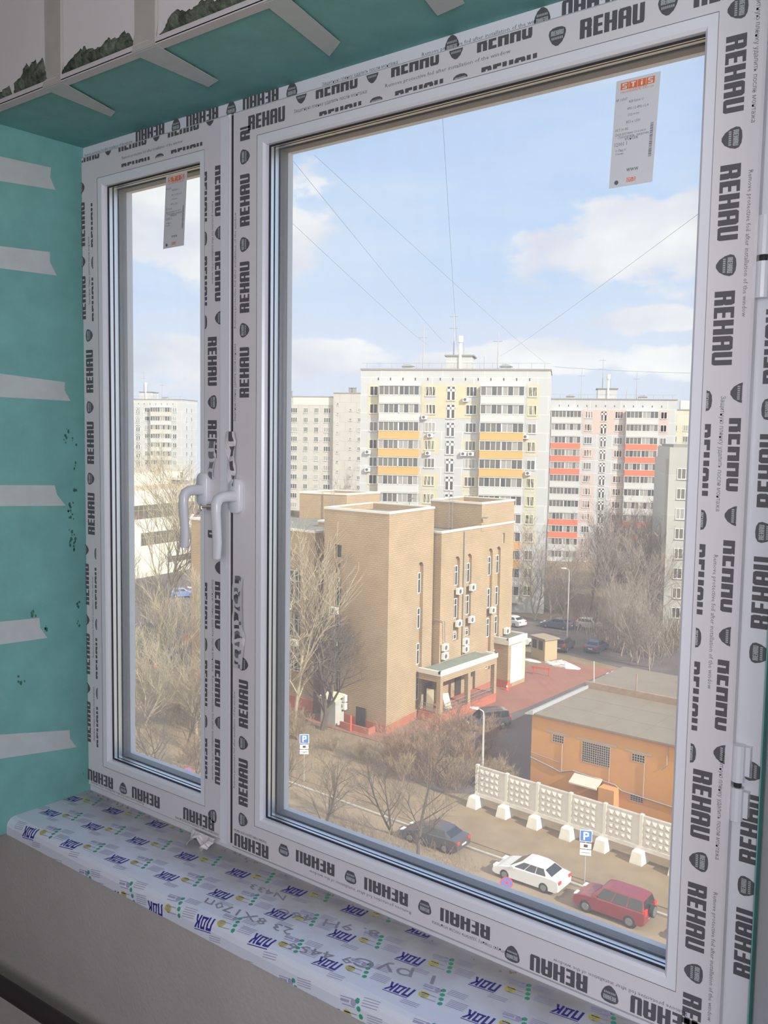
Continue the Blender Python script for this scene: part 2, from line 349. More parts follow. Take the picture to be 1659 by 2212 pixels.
# corner bead along the soffit edge and the dirty foam squeezed out above it
mb = MB(); mb.box(-1.882, 0.0, YF-0.0095, YF-0.006, Z(ZT-0.002), Z(ZT+0.008)); mb.box(-1.882, 0.0, YF-0.0095, YF+0.010, Z(ZT-0.004), Z(ZT-0.0002))
o = mb.build('corner_bead', [M_bead]); tag(o, 'thin white corner bead along the front edge of the green soffit', 'corner bead')
rnd = random.Random(5)
def foam(x0, x1, hmax, label):
    mb = MB(); n = max(8, int((x1-x0)/0.0045)); rings = []; zb = Z(ZT+0.008); h = hmax*.5
    for i in range(n+1):
        t = i/n; x = x0+(x1-x0)*t
        h = max(.35*hmax, min(hmax, h*.6+.4*hmax*(.66+.22*math.sin(t*(x1-x0)*95+x0*31)+rnd.uniform(-.35, .35)))); e = min(1, 6*t+.15, 6*(1-t)+.15); hh = h*e
        rings.append([(x, YF-0.0062, zb-.001)]+[(x+rnd.uniform(-.001, .001), YF-0.0062-(.001+.011*math.sin(math.pi*(k+.35)/5.2)*e)*rnd.uniform(.55, 1.15), zb+hh*(k/5)*rnd.uniform(.93, 1.05)) for k in range(6)]+[(x, YF-0.0062, zb+hh*1.05)])
    mb.loft(rings)
    o = mb.build('foam_bead', [M_foam], smooth=True); tag(o, label, 'mounting foam', 'dirty foam above the soffit edge')
foam(-1.80, -1.725, 0.026, 'dirty foam smear above the soffit edge, at the far left end')
foam(-1.715, -1.60, 0.062, 'highest dark foam lump above the soffit edge, left of the first tan band')
foam(-1.555, -1.335, 0.038, 'dark foam ridge above the soffit edge between the two tan bands')
foam(-1.270, -1.02, 0.032, 'dark foam ridge above the soffit edge right of the second tan band')

def strip3(name, pts, nrm, mats, label, cat, group, th=0.0007):
    nrm = Vector(nrm); mb = MB(); a = [Vector(p) for p in pts]; n = len(a)
    mb.mesh([p+nrm*0.00005 for p in a]+[p+nrm*th for p in a], [tuple(range(n)), tuple(range(2*n-1, n-1, -1))]+[(i, (i+1) % n, (i+1) % n+n, i+n) for i in range(n)])
    o = mb.build(name, mats); tag(o, label, cat, group)
def wall_tape(p, label):
    (a0, z0), (a1, z1), (a2, z2), (a3, z3) = p
    m = ((a1+a2)/2-0.008, (z1+z2)/2+0.002)
    pts = [(XL, YF+0.001, z0-(z1-z0)*0.3), (XL, a1, z1), (XL, *m), (XL, a2, z2), (XL, YF+0.001, z3-(z2-z3)*0.3)]
    strip3('joint_tape', [(x, y, Z(z)) for x, y, z in pts], (1, 0, 0), [M_tape], label, 'tape', 'tape strips on the green reveal')
for p, lb in (([(1.061, .57), (1.18, .575), (1.19, .529), (1.06, .519)], 'topmost white joint tape strip on the green left reveal'),
              ([(1.057, .384), (1.174, .391), (1.19, .342), (1.056, .338)], 'second white joint tape strip from the top of the green left reveal'),
              ([(1.051, .116), (1.207, .106), (1.221, .064), (1.05, .066)], 'third white joint tape strip from the top of the green left reveal, above the stain'),
              ([(1.046, -.123), (1.177, -.128), (1.205, -.176), (1.045, -.169)], 'third white joint tape strip from the bottom of the green left reveal'),
              ([(1.040, -.421), (1.134, -.427), (1.153, -.476), (1.039, -.472)], 'shortest white joint tape strip, second from the bottom of the left reveal'),
              ([(1.035, -.676), (1.207, -.705), (1.225, -.751), (1.034, -.73)], 'lowest white joint tape strip, creased, just above the window sill')):
    wall_tape(p, lb)
for p, lb in (([(-1.612, 1.000), (-1.553, 1.000), (-1.606, 1.151), (-1.638, 1.164)], 'tape strip on the soffit below the first tan band, nearest the left corner'),
              ([(-1.342, 1.000), (-1.280, 1.000), (-1.313, 1.162), (-1.352, 1.172)], 'tape strip on the soffit below the second tan band'),
              ([(-1.03, 1.000), (-.985, 1.000), (-1.027, 1.169), (-1.078, 1.2)], 'wide tape strip on the soffit above the left end of the wide sash'),
              ([(-.80, 1.02), (-.735, 1.02), (-.79, 1.175), (-.845, 1.184)], 'tape strip on the soffit cut by the top edge of the photo')):
    strip3('soffit_tape', [(x, y, Z(ZT-0.0042)) for x, y in p], (0, 0, -1), [M_tape], lb, 'tape', 'tape strips on the green soffit', 0.0008)
for x0, x1, lb in ((-1.612, -1.553, 'left vertical tan tape band on the board above the soffit'), (-1.342, -1.280, 'right vertical tan tape band on the board above the soffit')):
    strip3('tan_tape', [(x0, YF-0.0096, Z(ZT-.003)), (x1, YF-0.0096, Z(ZT-.003)), (x1+.004, YF-0.0063, Z(ZT+.03)), (x1+.004, YF-.0063, Z(1.14)), (x0+.004, YF-.0063, Z(1.14)), (x0+.004, YF-.0063, Z(ZT+.03))][0:6], (0, -1, 0), [M_tan], lb, 'tape', 'tan bands on the lining board', 0.0009)
# dark stains on the reveal beside the frame
mb = MB(); rnd = random.Random(2)
for y, z, ry, rz_, n_ in ((1.208, -.02, .007, .010, 8), (1.218, -.20, .004, .03, 14), (1.224, -.255, .004, .025, 10), (1.232, -.10, .003, .03, 6), (1.236, -.43, .003, .02, 7), (1.115, -.415, .008, .008, 5), (1.145, -.452, .008, .006, 6), (1.085, -.56, .004, .008, 4)):
    for _ in range(n_):
        cy, cz, r = y+rnd.gauss(0, ry), min(max(z+rnd.gauss(0, rz_), -.84), .6), rnd.uniform(.0012, .0042); k = 6
        mb.face([(XL+.0003, cy+r*math.cos(2*math.pi*i/k)*rnd.uniform(.5, 1.2), Z(cz+1.5*r*math.sin(2*math.pi*i/k)*rnd.uniform(.5, 1.2))) for i in range(k)])
o = mb.build('wall_stain', [mat('stain', (0.05, 0.18, 0.14), 0.95, noise=0.3, nscale=60)]); tag(o, 'dark green mould specks on the left reveal beside the frame', 'stain', kind='stuff')

# heating pipe on the wall below the sill
mb = MB(); mb.tube([(-2.6, .985, Z(-1.235)), (-1.9, .985, Z(-1.203)), (-1.2, .985, Z(-1.172)), (-.2, .985, Z(-1.13))], .0175, 14)
o = mb.build('heating_pipe', [mat('pipe_paint', (0.035, 0.028, 0.03), 0.5, noise=0.2)], smooth=True); tag(o, 'dark painted heating pipe on the wall under the sill', 'pipe')

# ------------------------------------------------------------------ window sill in printed protective film
SP = [(1.066, ZS), (1.056, ZS-.0025), (1.049, ZS-.009), (1.0455, ZS-.018), (1.0455, ZS-.037)]
M_sill = mat('sill_film', (0.70, 0.75, 0.86), 0.32, spec=0.5, noise=0.06, nscale=9)
nt = M_sill.node_tree; b = nt.nodes['Principled BSDF']; L = nt.links.new
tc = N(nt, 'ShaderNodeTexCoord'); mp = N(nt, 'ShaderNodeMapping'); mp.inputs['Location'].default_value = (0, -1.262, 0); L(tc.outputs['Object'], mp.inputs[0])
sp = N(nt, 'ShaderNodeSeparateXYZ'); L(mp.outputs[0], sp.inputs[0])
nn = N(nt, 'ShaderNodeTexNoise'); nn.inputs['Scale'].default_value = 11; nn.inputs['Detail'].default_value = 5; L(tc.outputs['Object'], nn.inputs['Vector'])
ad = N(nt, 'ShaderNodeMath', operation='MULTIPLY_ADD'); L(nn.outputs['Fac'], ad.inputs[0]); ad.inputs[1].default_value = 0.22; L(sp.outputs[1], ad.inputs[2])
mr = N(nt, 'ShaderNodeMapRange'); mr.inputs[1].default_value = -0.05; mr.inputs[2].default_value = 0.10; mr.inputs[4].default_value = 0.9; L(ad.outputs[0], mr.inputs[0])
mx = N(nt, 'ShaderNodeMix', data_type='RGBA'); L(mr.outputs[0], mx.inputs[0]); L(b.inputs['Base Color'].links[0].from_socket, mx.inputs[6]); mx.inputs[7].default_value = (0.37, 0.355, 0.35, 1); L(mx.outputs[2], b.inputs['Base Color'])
INK = [mat('ink_navy', (0.035, 0.03, 0.26), 0.5), mat('ink_green', (0.04, 0.36, 0.22), 0.5), mat('ink_yellow', (0.55, 0.50, 0.06), 0.5), mat('ink_pale', (0.36, 0.36, 0.52), 0.5), mat('pen', (0.27, 0.27, 0.33), 0.6)]
mb = MB()
prof = [(1.2615, ZS)]+SP+[(1.2615, ZS-.037)]
mb.extrude_x([(y, Z(z)) for y, z in prof], -1.881, -0.255)
segs = []; t = 1.066
for (y0, z0), (y1, z1) in zip(SP, SP[1:]):
    ln = math.hypot(y1-y0, z1-z0); nrm = ((z1-z0)/ln, -(y1-y0)/ln)        # outward (towards the room / up)
    segs.append((t, t-ln, y0, z0, y1, z1, nrm)); t -= ln
TEND = t
def sill_add(polys, m, off=.0003):
    for p in polys:
        q = [(min(max(x, -1.879), -.26), t_) for x, t_ in p]
        a = clip(q, 1, 1.066, False); a = clip(a, 1, 1.258, True) if len(a) > 2 else a
        if len(a) > 2: mb.face([(x, y, Z(ZS+off)) for x, y in a], m)
        for (ta, tb, y0, z0, y1, z1, nr) in segs:
            c = clip(q, 1, ta, True); c = clip(c, 1, tb, False) if len(c) > 2 else c
            if len(c) > 2:
                mb.face([(x, y0+(y1-y0)*(ta-t_)/(ta-tb)+nr[0]*off, Z(z0+(z1-z0)*(ta-t_)/(ta-tb)+nr[1]*off)) for x, t_ in c], m)
A = Vector((.1337, .0190)); B = Vector((-.0372, .0785)); O = Vector((-1.661, 1.066))
er = -A.normalized(); eu = Vector((.03, -1)).normalized()     # the print reads towards -x, upside down from the room
def at2(c, s, v): return (c.x+er.x*s+eu.x*v, c.y+er.y*s+eu.y*v)
def oval(c, rx, ry, n=10): return [(c.x+rx*math.cos(2*math.pi*i/n), c.y+ry*math.sin(2*math.pi*i/n)) for i in range(n)]
rnd = random.Random(3)
PDK = [('П', 0, .30), ('Д', .33, .66), ('К', .70, 1.0)]
for i in range(-2, 14):
    for j in range(-2, 4):
        c = O+A*i+B*j
        if not (-1.90 < c.x < -.26 and TEND-.13 < c.y < 1.27): continue
        Lw, h = .044, .023
        sill_add([[at2(c, s-Lw/2, v-h/2) for s, v in p] for p in word_polys(PDK, 0, 0, Lw, h)], 1)
        sill_add([[at2(c, -Lw/2, h/2+.002), at2(c, Lw/2, h/2+.002), at2(c, Lw/2, h/2+.0035), at2(c, -Lw/2, h/2+.0035)]], 1)
        y = c+Vector((.037, .013)); sill_add([oval(y, .009, .0075)], 3)
        sill_add([[(y.x+dx, y.y+dy) for dx, dy in ((-.003, -.003), (.003, -.003), (.003, .003), (-.003, .003))]], 4, .0005)
        bb = c+Vector((.048, .036)); sill_add([oval(bb, .006, .005)], 4); sill_add([[at2(bb, .008, -.002), at2(bb, .026, -.002), at2(bb, .026, .002), at2(bb, .008, .002)]], 4)
        g = c+A*.52+B*.20
        for k in range(4):
            gc = g+B.normalized()*(k-1.5)*.0115+Vector((.0, .0)); sill_add([oval(gc, .0045, .0045, 6)], 2)
            for q in range(1): sill_add([[at2(gc, .008, -.0012), at2(gc, .034, -.0012), at2(gc, .034, .0004), at2(gc, .008, .0004)]], 4)
        for tx, n_ in ((c+Vector((.03, -.014)), 3), (c+Vector((-.045, .012)), 5), (c+Vector((.075, .052)), 4)):
         for k in range(n_): sill_add([[at2(tx, -.018, k*.004), at2(tx, .012, k*.004), at2(tx, .012, k*.004+.0013), at2(tx, -.018, k*.004+.0013)]], 4)
def note(t, cx, cy, Lw, h, slope=0.0):
    P = text_polys(t); x0 = min(x for p in P for x, y in p); x1 = max(x for p in P for x, y in p); c = Vector((cx, cy))
    e = Vector((-1, slope)).normalized(); u = Vector((.45, -1)).normalized()
    sill_add([[(c.x+e.x*((x-x0)/(x1-x0)-.5)*Lw+u.x*(y/.72-.5)*h, c.y+e.y*((x-x0)/(x1-x0)-.5)*Lw+u.y*(y/.72-.5)*h) for x, y in p] for p in P], 5, .0006)
note('23 8X170п', -1.165, 1.100, .20, .022, -.12); note('N433', -1.20, 1.185, .085, .018, -.1)
note('8. 9Н 46с', -1.04, 1.175, .20, .022, -.3); note('9 4456', -.985, 1.095, .12, .020, -.3); note('1 руС', -.86, 1.135, .14, .024, -.3)
o = mb.build('window_sill', [M_sill]+INK); tag(o, 'long white window sill wrapped in printed protective film', 'window sill', kind='thing')

# dirt along the joint of sill and frame
mb = MB(); rnd = random.Random(8)
for i in range(70):
    x = rnd.uniform(-1.875, -1.30) if i < 55 else rnd.uniform(-1.3, -.6); y = 1.2575-abs(rnd.gauss(0, .006)); r = rnd.uniform(.001, .0028)
    mb.mesh([(x-r, y-r, Z(ZS+.0002)), (x+r, y-r, Z(ZS+.0002)), (x+r*.6, y+r, Z(ZS+.0002)), (x-r*.4, y+r, Z(ZS+.0002)), (x, y, Z(ZS+r*.9))], [(3, 2, 1, 0), (0, 1, 4), (1, 2, 4), (2, 3, 4), (3, 0, 4)])
o = mb.build('plaster_crumbs', [mat('crumbs', (0.30, 0.26, 0.22), 0.95, noise=.4, nscale=90)]); tag(o, 'brown plaster crumbs along the joint of frame and sill', 'crumbs', kind='stuff')
# ------------------------------------------------------------------ the window
M_pvc = mat('film_white', (0.69, 0.66, 0.695), 0.38, spec=0.45)
M_pvc2 = mat('pvc_white', (0.74, 0.745, 0.80), 0.22, spec=0.5)
M_ink = mat('film_ink', (0.105, 0.10, 0.115), 0.5)
M_inkp = mat('film_ink_pale', (0.20, 0.20, 0.235), 0.5)
M_lite = mat('film_reverse', (0.42, 0.44, 0.46), 0.5)
M_gask = mat('rubber', (0.02, 0.02, 0.025), 0.6)
M_alu = mat('aluminium', (0.86, 0.88, 0.90), 0.42, metal=1.0)
M_gap = mat('shadow_gap', (0.03, 0.03, 0.035), 0.8)
M_chrome = mat('chrome', (0.75, 0.7, 0.68), 0.15, metal=1.0)
glass_mat('pane_clean', 0.0); glass_mat('pane_dusty', 0.115)
FM = [M_pvc, M_ink, M_lite, M_pvc2, M_gap, M_inkp, mat('outer_pvc', (0.70, 0.70, 0.74), 0.4)]
YS = 1.242
win = thing('window_1', 'white plastic window of two sashes in printed protective film', 'window', (0, 0, ZC), kind='structure')
OL = (-1.783, -1.462, -.765, .535); ORR = (-1.277, -.456, -.765, .535)
OFF = .0004
P_, LW, LH, SG = .162, .0965, .0265, .0325
def T_down(x0, z0, y): return lambda s, v: (x0+v, y-OFF, z0-s)
def T_up(x0, z0, y): return lambda s, v: (x0-v, y-OFF, z0+s)
def T_rev(x0, z0, y): return lambda s, v: (x0-s, y-OFF, z0-v)
def T_fwd(x0, z0, y): return lambda s, v: (x0+s, y-OFF, z0+v)
def run(mb, T, s, v0=0.0, vlo=None, vhi=None, slo=None, shi=None, word=True, shield=True, L=LW, h=LH):
    if word:
        add_polys(mb, T, word_polys(CELLS, s, v0, L, h), 1, vlo, vhi, slo, shi)
    if shield:
        sc = s+L+SG
        add_polys(mb, T, [[(sc+a*.027, v0+b*LH) for a, b in SHIELD]], 1, vlo, vhi, slo, shi)
        T2 = lambda a, b: tuple(Vector(T(a, b))+Vector((0, -.0002, 0)))
        add_polys(mb, T2, word_polys(CELLS, sc-.010, v0+LH*.56, .020, LH*.26), 2, vlo, vhi, slo, shi)
        add_polys(mb, T2, [rect(sc-.009+k*.0027, sc-.0073+k*.0027, v0+LH*.34, v0+LH*.47) for k in range(7)], 2, vlo, vhi, slo, shi)
RU, EN = 'Защитную пленку удалить после монтажа', 'Remove protective foil after installation of the window'
def line(mb, T, t, s, v, L): add_text(mb, T, t, s, v, L, 5, .0062)

# fixed frame
mb = MB()
mb.ring((-1.95, -.27, -.885, .66), (-1.858, -.40, -.812, .585), YW, 1.330, 3)
T = T_rev(-1.592, .6395, YW)
for k in (-1, 0, -2): run(mb, T, k*.1665, vhi=.028, shield=(k != 0))
run(mb, T, -.3995-.0965, vhi=.028, word=False)
run(mb, T_rev(-.58, .6365, YW), 0, vhi=.028); run(mb, T_rev(-.742, .6365, YW), 0, word=False)
for t, xa, xb in ((EN, -1.876, -1.70), (RU, -1.15, -.98), (EN, -.93, -.70)): line(mb, T_fwd(xa, .617, YW), t, 0, 0, xb-xa)
T = T_up(-.3395, 0, YW)
for k, a in ((.235-.0, 1), (.073, 1), (-.089, 1), (-.251, 1), (-.413, 0), (-.575, 1), (-.737, 1), (.397, 1)):
    run(mb, T, k, vlo=.0035, word=bool(a))
frame = mb.build('frame', FM, win)
# hinges on the right jamb
def hinge(z, nm):
    mb = MB(); x = -.369
    mb.tube([(x, YW-.012, z-.052), (x, YW-.012, z-.006)], .0085, 12, 3); mb.tube([(x, YW-.012, z+.002), (x, YW-.012, z+.052)], .0085, 12, 3)
    mb.tube([(x, YW-.012, z-.006), (x, YW-.012, z+.002)], .005, 10, 4)
    mb.box(x-.012, x+.014, YW-.010, YW-.0004, z-.048, z-.012, 3); mb.box(x-.012, x+.014, YW-.010, YW-.0004, z+.010, z+.05, 3)
    return mb.build(nm, FM, win, smooth=False)
hinge(.235, 'hinge'); hinge(-.462, 'hinge')

def sash(name, outer, op, label):
    mb = MB(); bd = (op[0]-.018, op[1]+.018, op[2]-.018, op[3]+.018)
    mb.ring((outer[0]+.003, outer[1]-.003, outer[2]+.003, outer[3]-.003), bd, YS, 1.258, 0)
    mb.ring(outer, (outer[0]+.003, outer[1]-.003, outer[2]+.003, outer[3]-.003), YS+.003, 1.258, 0, YS)
    mb.ring(bd, (op[0]+.002, op[1]-.002, op[2]+.002, op[3]-.002), 1.304, 1.318, 6)
    # fine line of the film edge
    e = (bd[0]-.0006, bd[1]+.0006, bd[2]-.0006, bd[3]+.0006)
    mb.ring(e, bd, YS-.0002, YS+.0005, 5)
    return mb, bd
def sash_details(o, op, bd, pane_label):
    mb = MB(); i2 = (op[0]-.004, op[1]+.004, op[2]-.004, op[3]+.004)
    mb.ring(bd, i2, YS+.0008, 1.2555, 0); mb.ring(i2, op, YS+.0008, 1.2555, 0, YS+.0045); mb.build('glazing_bead', [M_pvc2], o)
    mb = MB(); g = (op[0]+.0025, op[1]-.0025, op[2]+.0025, op[3]-.0025)
    mb.ring((op[0]-.004, op[1]+.004, op[2]-.004, op[3]+.004), g, 1.2555, 1.2588); mb.ring(i2, g, 1.2845, 1.304, 1); mb.build('gasket', [M_gask, mat('grey_rubber', (.10, .105, .12), .5)], o)
    mb = MB(); a = (op[0]-.012, op[1]+.012, op[2]-.012, op[3]+.012); b_ = (op[0]-.0005, op[1]+.0005, op[2]-.0005, op[3]+.0005)
    mb.ring(a, b_, 1.2605, 1.2690); mb.ring(a, b_, 1.2730, 1.2825); mb.build('spacer_bar', [M_alu], o)
    mb = MB(); g2 = (op[0]-.001, op[1]+.001, op[2]-.001, op[3]+.001); mb.ring(a, g2, 1.2692, 1.2728); mb.build('spacer_seal', [M_gask], o)
    for y0, y1, m, nm in ((1.2590, 1.2603, 'pane_clean', 'glass_pane'), (1.2828, 1.2842, 'pane_dusty', 'glass_pane')):
        mb = MB(); mb.box(op[0]-.011, op[1]+.011, y0, y1, op[2]-.011, op[3]+.011); p = mb.build(nm, [MATS[m]], o)
        if 'dusty' in m: tag(p, 'dusty rain streaked outer pane')

# narrow left sash
outL = (-1.862, -1.3715, -.842, .608)
mb, bdL = sash('sash', outL, OL, '')
mb.box(-1.390, -1.3715, YS-.006, YS-.0002, -.842, .600, 3)                     # cover strip of the meeting stile
mb.box(-1.3715, -1.3635, YS+.006, 1.258, -.842, .606, 4)
T = T_up(-1.8235, 0, YS)
for z in (.083, -.079, -.242): run(mb, T, z)
T = T_up(-1.8485, 0, YS); T2 = T_up(-1.799, 0, YS)
for z in (.412, .249, -.408, -.573, -.736): run(mb, T, z, vhi=.0132); run(mb, T2, z-.006, vlo=.0200, shi=.52)
for t, z, L_ in ((EN, -.53, .19), (RU, -.73, .13), (RU, .28, .15)): line(mb, T_up(-1.832, z, YS), t, 0, 0, L_)
T = T_down(-1.4335, 0, YS)
run(mb, T, -.187, slo=-.48); run(mb, T, -.022, shi=.055, shield=False)
add_polys(mb, T, word_polys(CELLS, .119, 0, LW, LH), 1, slo=.2)
run(mb, T, .635+.0325, word=False)
T = T_down(-1.4122, 0, YS); T2 = T_down(-1.462, 0, YS)
for z in (-.516, -.352, .303, .465, .630): run(mb, T, z, vhi=.0177, shi=.725); run(mb, T2, z+.006, vlo=.0195, vhi=.0262, shi=.725)
add_polys(mb, T, [[(.274+a*.027, b*LH) for a, b in SHIELD]], 1, vhi=.0177)
for t, z, L_ in ((RU, .30, .19), (EN, .50, .22), (EN, -.45, .16)): line(mb, T_down(-1.4215, -z, YS), t, 0, 0, L_)
for x in (-1.763, -1.593, -1.4145): run(mb, T_rev(x, -.8025, YS), 0, shield=x < -1.5, L=.099)
for t, x, L_ in ((EN, -1.65, .20), (RU, -1.40, .14)): line(mb, T_rev(x, -.8335, YS), t, 0, -.003, L_)
T = T_fwd(0, .5955, YS)
for x in (-1.722, -1.556): run(mb, T, x, vhi=.0090); run(mb, T_fwd(0, .5425, YS), x+.01, vlo=.0195, shi=-1.445)
run(mb, T, -1.888, vhi=.0090, slo=-1.858); line(mb, T_fwd(-1.71, .5785, YS), EN, 0, 0, .20)
# a torn patch of film by the handle shows bare plastic
sashL = mb.build('sash', FM, win); tag(sashL, 'narrow left sash')
sash_details(sashL, OL, bdL, 'narrow')

# wide right sash
outR = (-1.3625, -.3765, -.846, .608)
mb, bdR = sash('sash', outR, ORR, '')
T = T_up(-1.3145, 0, YS)
for z in (.391, .228, .066, -.589, -.7505): run(mb, T, z, shield=True)
run(mb, T, -.909, word=False)
run(mb, T_up(-1.3145, 0, YS), .55, shi=.575, shield=False)
for t, z, L_ in ((RU, .02, .15), (EN, -.72, .2), (EN, .2, .22)): line(mb, T_up(-1.3515, z, YS), t, 0, 0, L_)
T = T_down(-.4270, 0, YS)
for k in (0, 1, 2, 6, 7, 8): run(mb, T, -.518+P_*k, shi=.84, shield=(k != 2))
run(mb, T, -.518-P_, word=False)
T = T_down(-.4005, 0, YS); T2 = T_down(-.4505, 0, YS)
for k in (3, 4, 5): run(mb, T, -.518+P_*k+.004, vhi=.0155); run(mb, T2, -.518+P_*k+.012, vlo=.0185)
run(mb, T, -.190, word=False, vhi=.0155); run(mb, T2, -.18, word=False, vlo=.0185)
for t, z, L_, x in ((RU, .57, .166, -.3905), (EN, .345, .186, -.3905), (RU, .057, .153, -.4125), (EN, -.155, .184, -.4125), (RU, -.422, .151, -.3915), (EN, -.62, .186, -.3915)):
    line(mb, T_down(x, z, YS), t, 0, 0, L_)
for x, zb, hi in ((-1.255, -.8135, None), (-1.082, -.7935, .0265), (-.912, -.7935, .0265), (-.745, -.7935, .0265), (-.572, -.8135, None), (-.405, -.8135, None)):
    mid = hi is not None
    run(mb, T_rev(x, zb, YS), 0, vlo=.0035 if mid else None, L=.0985, word=True, shield=(x > -1.25))
for t, x, z, L_ in ((RU, -1.26, -.805, .095), (EN, -.905, -.826, .24), (RU, -.70, -.826, .16), (EN, -.42, -.806, .21)): line(mb, T_rev(x, z, YS), t, 0, 0, L_)
mb.box(-1.36, -.40, YS-.0003, YS, -.8452, -.8446, 5)
T = T_fwd(0, .566, YS)
for x in (-1.319, -.636, -.472): run(mb, T, x, shi=-.385, shield=(x > -1))
run(mb, T, -.801, word=False)
T = T_fwd(0, .588, YS)
for x in (-1.147, -.978, -.81): run(mb, T, x, vhi=.0150, shield=(x < -.82)); run(mb, T_fwd(0, .5375, YS), x+.009, vlo=.0195, shield=(x < -.82))
run(mb, T, -1.311, word=False, vhi=.015)
for t, x, L_ in ((RU, -1.20, .17), (EN, -.99, .24)): line(mb, T_fwd(x, .5745, YS), t, 0, 0, L_)
sashR = mb.build('sash', FM, win); tag(sashR, 'wide right sash')
sash_details(sashR, ORR, bdR, 'wide')

# handles (each a child of its sash)
def handle(parent, x, z, drop, lock):
    mb = MB(); y = YS
    def rr_(cx, cz, w, h, r, yy, n=5):
        out = []
        for qx, qz, a0 in ((1, 1, 0), (-1, 1, 90), (-1, -1, 180), (1, -1, 270)):
            for k in range(n):
                a = R(a0+90*k/(n-1)); out.append((cx+qx*(w-r)+r*math.cos(a), yy, cz+qz*(h-r)+r*math.sin(a)))
        return out[::-1]
    mb.loft([rr_(x, z, .0165, .034, .012, y-.0003), rr_(x, z, .0165, .034, .012, y-.008), rr_(x, z, .0145, .032, .011, y-.0105)])
    def sec(c, d, w, t):            # oval section, w across x, t along the other axis
        d = Vector(d).normalized(); ex = Vector((1, 0, 0)); ez = d.cross(ex).normalized()
        return [tuple(Vector(c)+ex*w*math.copysign(abs(math.cos(a))**.7, math.cos(a))+ez*t*math.copysign(abs(math.sin(a))**.7, math.sin(a))) for a in [2*math.pi*k/14 for k in range(14)]]
    path = [((x, y-.008, z), (0, -1, 0), .0120, .0115), ((x, y-.025, z), (0, -1, 0), .0105, .0105), ((x, y-.040, z-.001), (0, -1, -.15), .0102, .0100), ((x, y-.050, z-.005), (0, -1, -.8), .0102, .0095),
            ((x, y-.055, z-.014), (0, -.4, -1), .0102, .0085), ((x, y-.056, z-.030), (0, -.05, -1), .0104, .0075), ((x, y-.054, z-.060), (0, .08, -1), .0106, .0068), ((x, y-.052, z-.088), (0, .02, -1), .0104, .0064), ((x, y-.054, z-drop), (0, -.15, -1), .0098, .006), ((x, y-.0545, z-drop-.003), (0, -.15, -1), .007, .005)]
    mb.loft([sec(*p) for p in path])
    if lock:
        mb.tube([(x-.006, y-.050, z-.020), (x-.020, y-.060, z-.020)], .0068, 14, 1)
    h = mb.build('handle', [M_pvc2, M_chrome], parent, smooth=True); return h
h1 = handle(sashL, -1.4425, -.118, .112, False)
h2 = handle(sashR, -1.3467, -.126, .118, True)
try:
    for h in (h1, h2):
        md = h.modifiers.new('edge', 'EDGE_SPLIT'); md.split_angle = R(50)
except Exception:
    pass
mb = MB()                                                          # key in the lock
kx, ky, kz = -1.3667, YS-.060, ZC-.146
mb.tube([(kx, ky, kz), (kx-.008, ky-.006, kz)], .0026, 8)
mb.loft([[(kx-.008+a*.9-t*.6, ky-.006-a*.55-t*.8+.0006, kz-.0015+b_) for a, b_ in [(0, -.003), (.0, .003), (-.006, .0062), (-.016, .0066), (-.023, .003), (-.024, -.003), (-.017, -.0085), (-.007, -.007)]] for t in (0, .0022)])
o = mb.build('key', [mat('key_metal', (.55, .5, .42), .35, metal=.9)]); tag(o, 'small flat metal key sticking in the lock of the right window handle', 'key')

# loose scraps of the film
def scrap(pts_fn, nu, nv, name, label, m, grp=None):
    mb = MB(); P = [[pts_fn(i/(nu-1), j/(nv-1)) for i in range(nu)] for j in range(nv)]
    for j in range(nv-1):
        for i in range(nu-1): mb.face([P[j][i], P[j][i+1], P[j+1][i+1], P[j+1][i]], 0 if m is None else (m(i, j)))
    return tag(mb.build(name, [M_pvc, M_ink, M_inkp, M_lite]), label, 'film scrap', grp)
rnd = random.Random(12)
J = [[rnd.uniform(-1, 1) for _ in range(12)] for _ in range(12)]
def f1(u, v):
    i, j = int(u*7.99), int(v*5.99); w = J[i][j]
    return (-1.482+.075*u+.004*w, 1.2405-.035*v*(.6+.5*math.sin(u*9)), ZC-.843-.026*v*(1+.8*math.sin(u*11+1))+.004*w*v)
scrap(f1, 9, 7, 'film_scrap', 'crumpled scrap of white film hanging over the sill under the meeting stiles', lambda i, j: 3 if (i == 1 and 1 < j < 4) else 0)
def f2(u, v):
    w = J[int(v*11.9)][int(u*4)]
    return (-1.3585+.037*u+.0012*w, YS-.0012-.010*u*abs(math.sin(v*4+.5))-.001*abs(w), ZC-.285-.185*v+.003*w)
scrap(f2, 6, 26, 'film_flap', 'wrinkled grey strip of loose film below the right handle', lambda i, j: (1 if j % 3 else 2) if (i in (1, 2) and j % 5 in (0, 1, 3)) else (2 if (i == 3 and j % 4 == 0) else 0))
def f3(u, v):
    w = J[int(v*7)][int(u*4)]
    return (-1.4335+.03*u*(1-.3*v)+.001*w, YS-.0010-.006*abs(math.sin(v*5+u))*(u*.6+.3), ZC-.020-.075*v+.003*w*v)
scrap(f3, 6, 12, 'film_flap', 'torn blistered piece of film above the left handle', lambda i, j: 2 if (i in (1, 2, 3) and j % 3 != 2) else 0)
def f4(u, v):
    w = J[int(v*7)][int(u*4)]
    return (-1.372+.03*u+.012*v*(1-u)+.001*w, YS-.0072-.006*abs(math.sin(v*6+u*2)), ZC+.0-.105*v+.003*w*v)
scrap(f4, 6, 12, 'film_flap', 'torn piece of printed film above the right handle', lambda i, j: 1 if (i in (2, 3) and j % 3 != 2) else 0)

